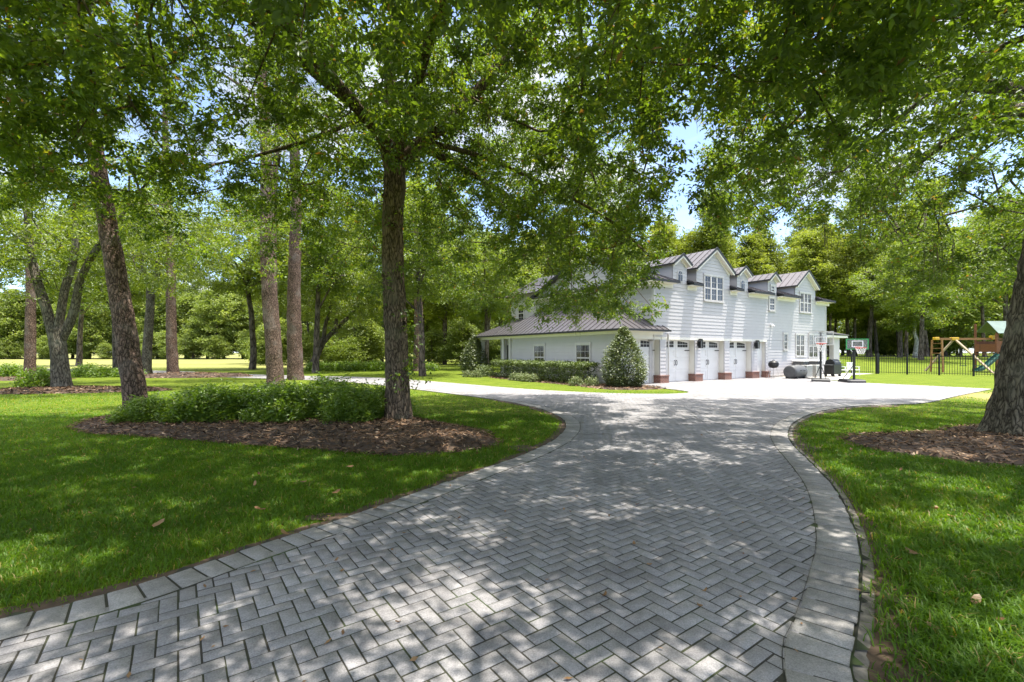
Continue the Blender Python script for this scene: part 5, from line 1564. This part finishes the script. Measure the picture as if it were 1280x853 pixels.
# porch: columns, back wall with doorway, upper storey behind it
for v in (9.9, 10.75, 13.7):
    mb = MB(); mb.box(-3.16, -2.92, v - .12, v + .12, .1, 2.52, .01); mb.box(-3.19, -2.89, v - .15, v + .15, 0, .1); mb.box(-3.19, -2.89, v - .15, v + .15, 2.4, 2.519); mb.build('porch_column', M['trim'], HOUSE)
mb = MB(); clap(mb, lambda z: [(9.6, 14.2)], -.02, 2.66, -1.2, 'y', -1); mb.build('porch_wall', M['siding'], HOUSE)
mb = MB(); mb.box(-1.26, -1.215, 12.2, 13.2, .05, 2.15); mb.box(-1.26, -1.215, 10.1, 10.6, .05, 2.15); mb.build('porch_door', M['gas'], HOUSE)
mb = MB(); mb.box(-3.2, 0, 9.62, 14.2, -.02, .10); mb.build('porch_floor', M['concrete'], HOUSE)
mb = MB(); clap(mb, lambda z: [(10.25, 14.0)], 3.0, 5.9, -.35, 'y', -1); mb.build('upper_wall', M['siding'], HOUSE)
mb = MB(); mb.box(-.29, 4, 10.3, 13.95, 2.6, 5.85); mb.build('wall_core', M['trim'], HOUSE)
mb = MB(); roof_plane(mb, [(-.8, 10.3, 5.85), (-.8, 14.4, 5.85), (2.5, 14.4, 7.6), (2.5, 10.3, 7.6)], .45); roof_plane(mb, [(5.6, 14.4, 5.85), (5.6, 10.3, 5.85), (2.5, 10.3, 7.6), (2.5, 14.4, 7.6)], .45); mb.build('roof', M['roof'], HOUSE)
window(HOUSE, 'y', -.364, -1, 12.3, 12.95, 3.9, 5.15, 2, 2, 1)
# far porch at the right end
mb = MB(); roof_plane(mb, [(T1 + .04, -.1, 3.05), (T1 + 3.6, -.1, 2.95), (T1 + 3.6, 4.2, 2.95), (T1 + .04, 4.2, 3.35)], 0); mb.sheet([(T1 + .04, -.1, 3.06), (T1 + 3.6, -.1, 2.96), (T1 + 2.6, 2, 3.5), (T1 + .04, 2, 3.6)], .04); mb.build('porch_roof', M['roof'], HOUSE)
mb = MB(); mb.box(T1 + .05, T1 + 3.5, -.05, 4.1, 2.72, 2.88); mb.build('porch_beam', M['soffit'], HOUSE)
mb = MB(); mb.box(T1 + 1.75, T1 + 2.7, .2, .5, 0, 2.72); mb.box(T1 + .1, T1 + .3, .2, .5, 0, 2.72); mb.build('porch_column', M['trim'], HOUSE)
mb = MB(); mb.box(T1 + .05, T1 + 3.0, 3.7, 3.8, 0, 2.72); mb.build('porch_wall', M['wood_grey'], HOUSE)

# ------------------------------------------------------------------ things along the house
def at_h(t, v, rz=0.0):
    p = hw(t, v); return (p[0], p[1], 0.012), math.atan2(UD[1], UD[0]) + rz
def thing(name, label, cat, t, v, rz=0.0, group=None):
    l, r_ = at_h(t, v, rz); o = empty(name, l, r_); return tag(o, label, cat, group)

o = thing('kettle_grill', 'black kettle grill on thin legs beside the last brick pier', 'grill', 9.55, -.62)
mb = MB(); mb.lathe([(.05, .62), (.2, .66), (.28, .76), (.30, .86)], 0, 0, 20); mb.build('bowl', M['black'], o, True)
mb = MB(); mb.lathe([(.305, .862), (.29, .95), (.20, 1.05), (.06, 1.09)], 0, 0, 20); mb.build('lid', M['black'], o, True)
mb = MB(); mb.tube([(-.08, 0, 1.09), (-.08, 0, 1.14), (.08, 0, 1.14), (.08, 0, 1.09)], .014, 6); mb.build('handle', M['black_plastic'], o)
for a in (0.5, 2.6, 4.7):
    mb = MB(); mb.tube([(.18 * math.cos(a), .18 * math.sin(a), .68), (.34 * math.cos(a), .34 * math.sin(a), 0)], .013, 6); mb.build('leg', M['grey_metal'], o)
o = thing('storage_drum', 'big dark barrel shaped smoker lying by the house wall', 'smoker', 10.3, -1.55)
mb = MB(); V_, Q_ = tube_np(np.array([(-.72, 0, .42), (-.70, 0, .42), (-.6, 0, .42), (.6, 0, .42), (.70, 0, .42), (.72, 0, .42)]), np.array([.3, .37, .40, .40, .37, .3]), 22)
mb.add(V_, [tuple(q) for q in Q_] + [tuple(reversed(range(22))), tuple(range(5 * 22, 6 * 22))]); mb.build('body', M['grey_plastic'], o, True)
mb = MB(); mb.box(-.5, -.4, -.35, .35, 0, .12); mb.box(.4, .5, -.35, .35, 0, .12); mb.build('stand', M['black'], o)
mb = MB(); mb.tube([(-.25, -.40, .5), (-.25, -.46, .52), (.25, -.46, .52), (.25, -.40, .5)], .015, 6); mb.build('handle', M['black'], o)
for k, (t, lab) in enumerate(((11.97, 'boxy pale grey air conditioner unit next to the dark barrel smoker'), (13.2, 'boxy pale grey air conditioner unit next to the dark lidded bin'))):
    o = thing('air_conditioner', lab, 'air conditioner', t, -1.25, 0, 'air conditioner units by the wall')
    mb = MB(); mb.box(-.36, .36, -.36, .36, .05, .80, .02); mb.build('casing', M['grey_metal'], o)
    mb = MB()
    for q in range(11): mb.box(-.33, .33, -.372, -.362, .11 + q * .06, .135 + q * .06); mb.box(-.372, -.362, -.33, .33, .11 + q * .06, .135 + q * .06)
    mb.build('louvre', M['grey_plastic'], o)
    mb = MB(); mb.lathe([(.30, .802), (.30, .83), (.06, .84)], 0, 0, 20); mb.build('fan_guard', M['black'], o)
    mb = MB(); mb.box(-.42, .42, -.42, .42, -.01, .048); mb.build('pad', M['concrete'], o)
for k, (t, v, lab) in enumerate(((13.3, -.43, 'dark wheeled bin with a domed white lid behind the air conditioners'), (14.82, -.6, 'dark wheeled bin with a white lid beside the taller basketball hoop'))):
    o = thing('wheeled_bin', lab, 'bin', t, v, 0, 'bins by the house wall')
    mb = MB(); mb.add([(-.24, -.24, .04), (.24, -.24, .04), (.24, .24, .04), (-.24, .24, .04), (-.32, -.34, 1.0), (.32, -.34, 1.0), (.32, .34, 1.0), (-.32, .34, 1.0)], [(3, 2, 1, 0), (4, 5, 6, 7), (0, 1, 5, 4), (1, 2, 6, 5), (2, 3, 7, 6), (3, 0, 4, 7)]); mb.build('body', M['grey_plastic'], o)
    mb = MB(); mb.box(-.36, .36, -.38, .38, 1.002, 1.05, .01); mb.prism([(-.33, 1.05), (.33, 1.05), (.22, 1.14), (-.22, 1.14)], 'y', -.34, .34); mb.build('lid', M['white_plastic'], o)
    for sx in (-.27, .27):
        mb = MB(); V_, Q_ = tube_np(np.array([(sx - .03, .25, .1), (sx + .03, .25, .1)]), np.array([.1, .1]), 14); mb.add(V_, [tuple(q) for q in Q_] + [tuple(reversed(range(14))), tuple(range(14, 28))]); mb.build('wheel', M['black_plastic'], o)
o = thing('barbecue', 'black barbecue with a rounded hood behind the taller basketball hoop', 'barbecue', 15.1, -1.6)
mb = MB(); mb.box(-.55, .55, -.3, .3, .15, .8, .02); mb.build('cabinet', M['black'], o)
mb = MB(); mb.prism([(.3 * math.cos(a), .802 + .36 * math.sin(a)) for a in np.linspace(0, math.pi, 12)], 'x', -.45, .45); mb.build('hood', M['black'], o)
mb = MB(); mb.box(-.9, -.56, -.26, .26, .76, .8); mb.box(.56, .9, -.26, .26, .76, .8); mb.build('side_shelf', M['grey_plastic'], o)
mb = MB(); mb.tube([(-.3, -.28, .98), (-.3, -.36, .98), (.3, -.36, .98), (.3, -.28, .98)], .014, 6); mb.build('handle', M['grey_metal'], o)
for sx in (-.45, .45):
    for sy in (-.22, .22):
        mb = MB(); V_, Q_ = tube_np(np.array([(sx - .025, sy, .08), (sx + .025, sy, .08)]), np.array([.08, .08]), 12); mb.add(V_, [tuple(q) for q in Q_] + [tuple(reversed(range(12))), tuple(range(12, 24))]); mb.build('wheel', M['black_plastic'], o)
def chair(label, t, v, rz):
    o = thing('patio_chair', label, 'chair', t, v, rz, 'white patio chairs')
    mb = MB(); mb.box(-.27, .27, -.26, .26, .38, .42, .01); mb.build('seat', M['white_plastic'], o)
    mb = MB()
    for q in range(5): mb.box(-.25 + q * .11, -.19 + q * .11, .24, .27, .42, .86)
    mb.box(-.27, .27, .235, .275, .86, .92); mb.build('backrest', M['white_plastic'], o)
    for sx in (-.26, .26):
        mb = MB(); mb.box(sx - .03, sx + .03, -.24, .24, .60, .63); mb.box(sx - .02, sx + .02, -.22, -.17, .42, .60); mb.build('armrest', M['white_plastic'], o)
        for sy in (-.22, .22):
            mb = MB(); mb.tube([(sx * .92, sy, .38), (sx, sy * 1.12, 0)], [.025, .018], 6); mb.build('leg', M['white_plastic'], o)
chair('white slatted patio chair close behind the black barbecue', 16.6, -1.6, .6)
chair('white slatted patio chair between the barbecue and the smaller hoop', 17.4, -1.9, -.5)
o = thing('leaning_pole', 'thin white pole leaning at a slant behind the taller hoop', 'pole', 16.0, -.75)
mb = MB(); mb.tube([(-.5, -.2, .0), (.45, .25, 1.75)], .03, 8); mb.build('pole', M['white_plastic'], o)

# ------------------------------------------------------------------ basketball hoops
def hoop(name, label, loc, face, H, rim_z, bw, bh, boff, bordermat, basemat, netlen=.4, fill=None):
    """face: yaw of the direction the board faces"""
    o = empty(name, (loc[0], loc[1], .012), face); tag(o, label, 'basketball hoop', 'portable basketball hoops')
    # local +x is the way the board faces
    mb = MB(); mb.prism([(-.75, .0), (.30, .0), (.30, .10), (.2, .16), (-.6, .18), (-.75, .10)], 'y', -.42, .42); mb.build('base', basemat, o)
    mb = MB(); mb.tube([(0, 0, .1), (0, 0, H)], .055, 10); mb.build('pole', M['black'], o)
    for sy in (-.25, .25):
        mb = MB(); mb.tube([(-.6, sy, .17), (0, 0, .95)], .018, 6); mb.build('brace', M['black'], o)
    mb = MB()
    for sy in (-.09, .09):
        mb.tube([(0, sy, H - .25), (boff - .03, sy, rim_z + .12)], .022, 6); mb.tube([(0, sy, H), (boff - .03, sy, rim_z + bh * .75)], .022, 6)
    mb.build('arm', M['black'], o)
    z0 = rim_z - .08; z1 = z0 + bh
    mb = MB(); mb.box(boff - .015, boff + .015, -bw / 2 + .03, bw / 2 - .03, z0 + .03, z1 - .03)
    bd = mb.build('backboard', fill or M['acrylic'], o)
    mb = MB(); mb.box(boff - .022, boff + .022, -bw / 2, -bw / 2 + .04, z0, z1); mb.box(boff - .022, boff + .022, bw / 2 - .04, bw / 2, z0, z1)
    mb.box(boff - .022, boff + .022, -bw / 2 + .04, bw / 2 - .04, z0, z0 + .04); mb.box(boff - .022, boff + .022, -bw / 2 + .04, bw / 2 - .04, z1 - .04, z1); mb.build('border', bordermat, bd)
    mb = MB(); iw, ih = .25, .34; q0 = rim_z + .04
    for yy in (-iw, iw): mb.box(boff + .024, boff + .030, yy - .022, yy + .022, q0, q0 + ih)
    mb.box(boff + .024, boff + .030, -iw + .022, iw - .022, q0, q0 + .04); mb.box(boff + .024, boff + .030, -iw + .022, iw - .022, q0 + ih - .04, q0 + ih); mb.build('target', M['white_plastic'], bd)
    cx = boff + .33; rr = .225
    a = np.linspace(0, 2 * np.pi, 25)
    mb = MB(); mb.tube([(cx + rr * math.cos(t), rr * math.sin(t), rim_z) for t in a], .017, 6, False); mb.box(boff + .03, boff + .12, -.12, .12, rim_z - .06, rim_z + .015); rm = mb.build('rim', M['red'], o)
    mb = MB()
    for k in range(12):
        t0 = 2 * math.pi * k / 12
        for sg in (-1, 1):
            mb.tube([(cx + rr * (1 - .45 * f) * math.cos(t0 + sg * f * .8), rr * (1 - .45 * f) * math.sin(t0 + sg * f * .8), rim_z - .02 - netlen * f) for f in np.linspace(0, 1, 5)], .008, 4, False)
    mb.build('net', M['net'], rm)
    return o
hoop('basketball_hoop', 'taller black basketball hoop with a clear backboard beside the house', (16.83, 25.3), R(-122), 2.75, 2.06, 1.12, .74, .55, M['grey_metal'], M['black_plastic'])
hoop('basketball_hoop', 'smaller basketball hoop with a green edged board near the grass', (18.06, 24.5), R(-100), 1.95, 1.83, 1.05, .56, .30, M['green_paint'], M['black_plastic'], .3)

# ------------------------------------------------------------------ fence
def fence(label, pts, gate=False):
    o = empty('fence', (pts[0][0], pts[0][1], 0)); tag(o, label, 'fence')
    pts = np.array(pts, float); o2 = pts[0]
    rails = MB(); pk = MB(); H = 1.42
    for k in range(len(pts) - 1):
        a, b = pts[k] - o2, pts[k + 1] - o2
        for z in (.14, H - .28, H - .10): bar3(rails, (*a, z), (*b, z), .035, .03)
        L = np.linalg.norm(b - a); m = int(L / .13)
        for q in range(1, m):
            p = a + (b - a) * q / m; pk.box(p[0] - .009, p[0] + .009, p[1] - .009, p[1] + .009, .05, H)
    rails.build('rail', M['black'], o); pk.build('pickets', M['black'], o)
    for k, p in enumerate(pts - o2):
        if gate and k == len(pts) - 1: continue
        w = .045 if (gate or k) else .085
        mb = MB(); mb.box(p[0] - w, p[0] + w, p[1] - w, p[1] + w, -.1, H + .08, .006); mb.box(p[0] - w - .012, p[0] + w + .012, p[1] - w - .012, p[1] + w + .012, H + .08, H + .11); mb.build('post', M['black'], o)
dirf = np.array([4.6, -4.1]); dirf /= np.linalg.norm(dirf)
fence('black metal picket fence along the lawn before the wooden playset', [tuple(np.array([27.55, 35.0]) + dirf * 1.72 * k) for k in range(7)])
fence('short run of black picket fence from the house porch to the corner post', [(23.9, 36.9), (25.0, 36.4), (26.2, 35.8), (27.45, 35.1)], True)

# ------------------------------------------------------------------ playset
PS = empty('playset', (36.0, 38.0, float(gz(36, 38)))); tag(PS, 'wooden playset with swing beam, brown tower, green slide and green roof', 'playset')
mb = MB(); bar3(mb, (-1.35, 0, 2.72), (4.1, 0, 2.72), .12, .17); mb.build('beam', M['wood_orange'], PS)
for x, lean in ((-1.2, 0), ):
    for sy in (-.55, .55):
        mb = MB(); bar3(mb, (x, sy, -.05), (x, sy * .8, 2.65), .10, .10, (0, 1, 0)); mb.build('leg', M['wood_orange'], PS)
    mb = MB()
    for k in range(6): bar3(mb, (x, -.5, .35 + k * .4), (x, .5, .35 + k * .4), .06, .05)
    mb.build('ladder_rungs', M['wood_orange'], PS)
mb = MB(); bar3(mb, (.25, -.05, 2.66), (1.15, -2.3, -.1), .12, .12, (0, 1, 0)); mb.build('leg', M['wood_grey'], PS)
mb = MB(); bar3(mb, (.2, .05, 2.66), (-.75, 1.7, -.1), .12, .12, (0, 1, 0)); mb.build('leg', M['wood_grey'], PS)
mb = MB(); mb.box(-.05, .5, -.14, .14, 2.62, 2.84, .02); mb.build('bracket', M['yellow_plastic'], PS)
mb = MB(); mb.box(-1.45, -1.1, -.14, .14, 2.64, 2.86, .02); mb.build('bracket', M['yellow_plastic'], PS)
mb = MB(); mb.box(3.2, 3.55, -.16, .16, 2.66, 3.0, .02); mb.build('bracket', M['yellow_plastic'], PS)
for x in (.95, 2.1):
    mb = MB()
    for sx in (-.22, .22): mb.tube([(x + sx, 0, 2.64), (x + sx, 0, .55)], .012, 5)
    sw = mb.build('swing', M['black'], PS)
    mb = MB(); mb.box(x - .24, x + .24, -.1, .1, .50, .548, .01); mb.build('swing_seat', M['green_plastic'], sw)
for x in (2.85, 4.7):
    for sy in (-.8, .9):
        mb = MB(); mb.box(x - .06, x + .06, sy - .06, sy + .06, -.1, 3.15 if sy < 0 else 4.0); mb.build('post', M['wood_brown'], PS)
mb = MB(); mb.box(2.8, 4.75, -.85, -.80, 1.65, 2.55); mb.box(2.8, 4.75, .92, .97, 1.65, 2.55); mb.box(2.78, 2.80, -.8, .92, 1.65, 2.3); mb.build('tower_panel', M['wood_brown'], PS)
mb = MB(); mb.box(2.8, 4.75, -.8, .9, 1.45, 1.52); mb.build('tower_floor', M['wood_brown'], PS)
mb = MB()
for k in range(4): mb.box(2.95 + k * .45, 3.12 + k * .45, -.84, -.81, .95, 1.45)
mb.box(2.8, 4.75, -.845, -.805, .55, .75); mb.box(2.8, 4.75, -.845, -.805, .05, .5); mb.build('railing', M['wood_brown'], PS)
mb = MB(); mb.sheet([(2.75, -1.05, 3.15), (4.9, -1.05, 3.15), (5.3, .3, 4.2), (3.2, .3, 4.2)], .03); mb.sheet([(5.3, .3, 4.2), (3.2, .3, 4.2), (3.3, 1.3, 3.3), (5.3, 1.3, 3.3)], .03); mb.build('canopy', M['green_tarp'], PS)
mb = MB()
prof = [(2.85, 1.5), (2.3, 1.05), (1.75, .55), (1.25, .22), (.85, .16)]
for (xa, za), (xb, zb) in zip(prof[:-1], prof[1:]):
    mb.add([(xa, -1.3, za), (xb, -1.3, zb), (xb, -.85, zb), (xa, -.85, za), (xa, -1.3, za - .05), (xb, -1.3, zb - .05), (xb, -.85, zb - .05), (xa, -.85, za - .05)], [(0, 1, 2, 3), (7, 6, 5, 4), (0, 4, 5, 1), (2, 6, 7, 3)])
    for sy in (-1.33, -.86):
        mb.add([(xa, sy, za - .05), (xb, sy, zb - .05), (xb, sy, zb + .16), (xa, sy, za + .16), (xa, sy + .035, za - .05), (xb, sy + .035, zb - .05), (xb, sy + .035, zb + .16), (xa, sy + .035, za + .16)], [(0, 1, 2, 3), (7, 6, 5, 4), (3, 2, 6, 7), (0, 4, 5, 1)])
mb.build('slide', M['green_plastic'], PS)

# ------------------------------------------------------------------ fallen leaves
LV = [(-1.95, 5.15, 'lawn'), (-1.35, 4.65, 'lawn'), (-1.95, 3.98, 'lawn'), (-2.5, 4.6, 'lawn'), (-.9, 6.0, 'lawn'), (-3.2, 4.2, 'lawn'), (-2.2, 6.3, 'lawn'), (3.1, 3.6, 'lawn'), (4.2, 4.6, 'lawn'), (2.9, 2.9, 'lawn'), (5.1, 6.1, 'lawn'),
      (.6, 3.0, 'drive'), (-.5, 4.4, 'drive'), (1.3, 4.8, 'drive'), (2.0, 6.5, 'drive'), (.2, 8.2, 'drive'), (1.0, 3.8, 'drive'), (3.6, 8.8, 'drive')]
rl = np.random.default_rng(5)
while len(LV) < 58:
    y_ = 2.6 + 8 * rl.random() ** 1.5; x_ = rl.uniform(-1.05 * y_, 1.05 * y_)
    if min(dist_line(np.array([[x_, y_]]), left_edge[::3])[0], dist_line(np.array([[x_, y_]]), right_edge[::3])[0]) < .1: continue
    if inside(np.array([[x_, y_]]), mulch_a)[0] or inside(np.array([[x_, y_]]), mulch_b)[0]: continue
    LV.append((x_, y_, 'drive' if inside(np.array([[x_, y_]]), outline)[0] else 'lawn'))
for k, (x, y, wh) in enumerate(LV):
    n = 7; a = np.linspace(0, 2 * np.pi, n, endpoint=False)
    Lf = (.055 if wh == 'lawn' else .03) * (1 if k < 18 else .7)
    P = np.stack([Lf * np.cos(a), Lf * .45 * np.sin(a), .012 * np.cos(a) ** 2 + rng.normal(0, .003, n)], 1)
    o = mesh_np('fallen_leaf', np.vstack([P, [[0, 0, -.002]]]), [np.array([[q, (q + 1) % n, n] for q in range(n)])], G['dead_leaf'], attr=np.full(n + 1, rng.random()))
    o.location = (x, y, .055 if wh == 'lawn' else .034); o.rotation_euler = (rng.normal(0, .25), rng.normal(0, .25), rng.uniform(0, 6.28))
    tag(o, 'dry brown leaf lying in the shaded grass beside the drive' if wh == 'lawn' else 'small dry leaf lying on the grey pavers', 'leaf', 'dry leaves in the grass' if wh == 'lawn' else 'dry leaves on the pavers')
n = 420
P = np.column_stack([rng.uniform(-6, 8, n * 4), 2 + 14 * rng.uniform(0, 1, n * 4) ** 1.4]); P = P[np.abs(P[:, 0]) < 1.2 * P[:, 1] + 1][:n]; n = len(P)
on = inside(P, outline); a = rng.uniform(0, 6.28, n); L = rng.uniform(.008, .026, n)[:, None]
d = np.stack([np.cos(a), np.sin(a), rng.normal(0, .2, n)], 1) * L; s_ = np.stack([-np.sin(a), np.cos(a), rng.normal(0, .3, n)], 1) * L * .45
c = np.column_stack([P, np.where(on, .038, .05)])
V = np.stack([c - d, c - s_, c + d, c + s_], 1).reshape(-1, 3)
tag(mesh_np('leaf_litter', V, [np.arange(n * 4).reshape(-1, 4)], G['dead_leaf'], attr=np.repeat(rng.random(n), 4)), kind='stuff')
print('pavers', n_pavers, 'grass', n_grass)
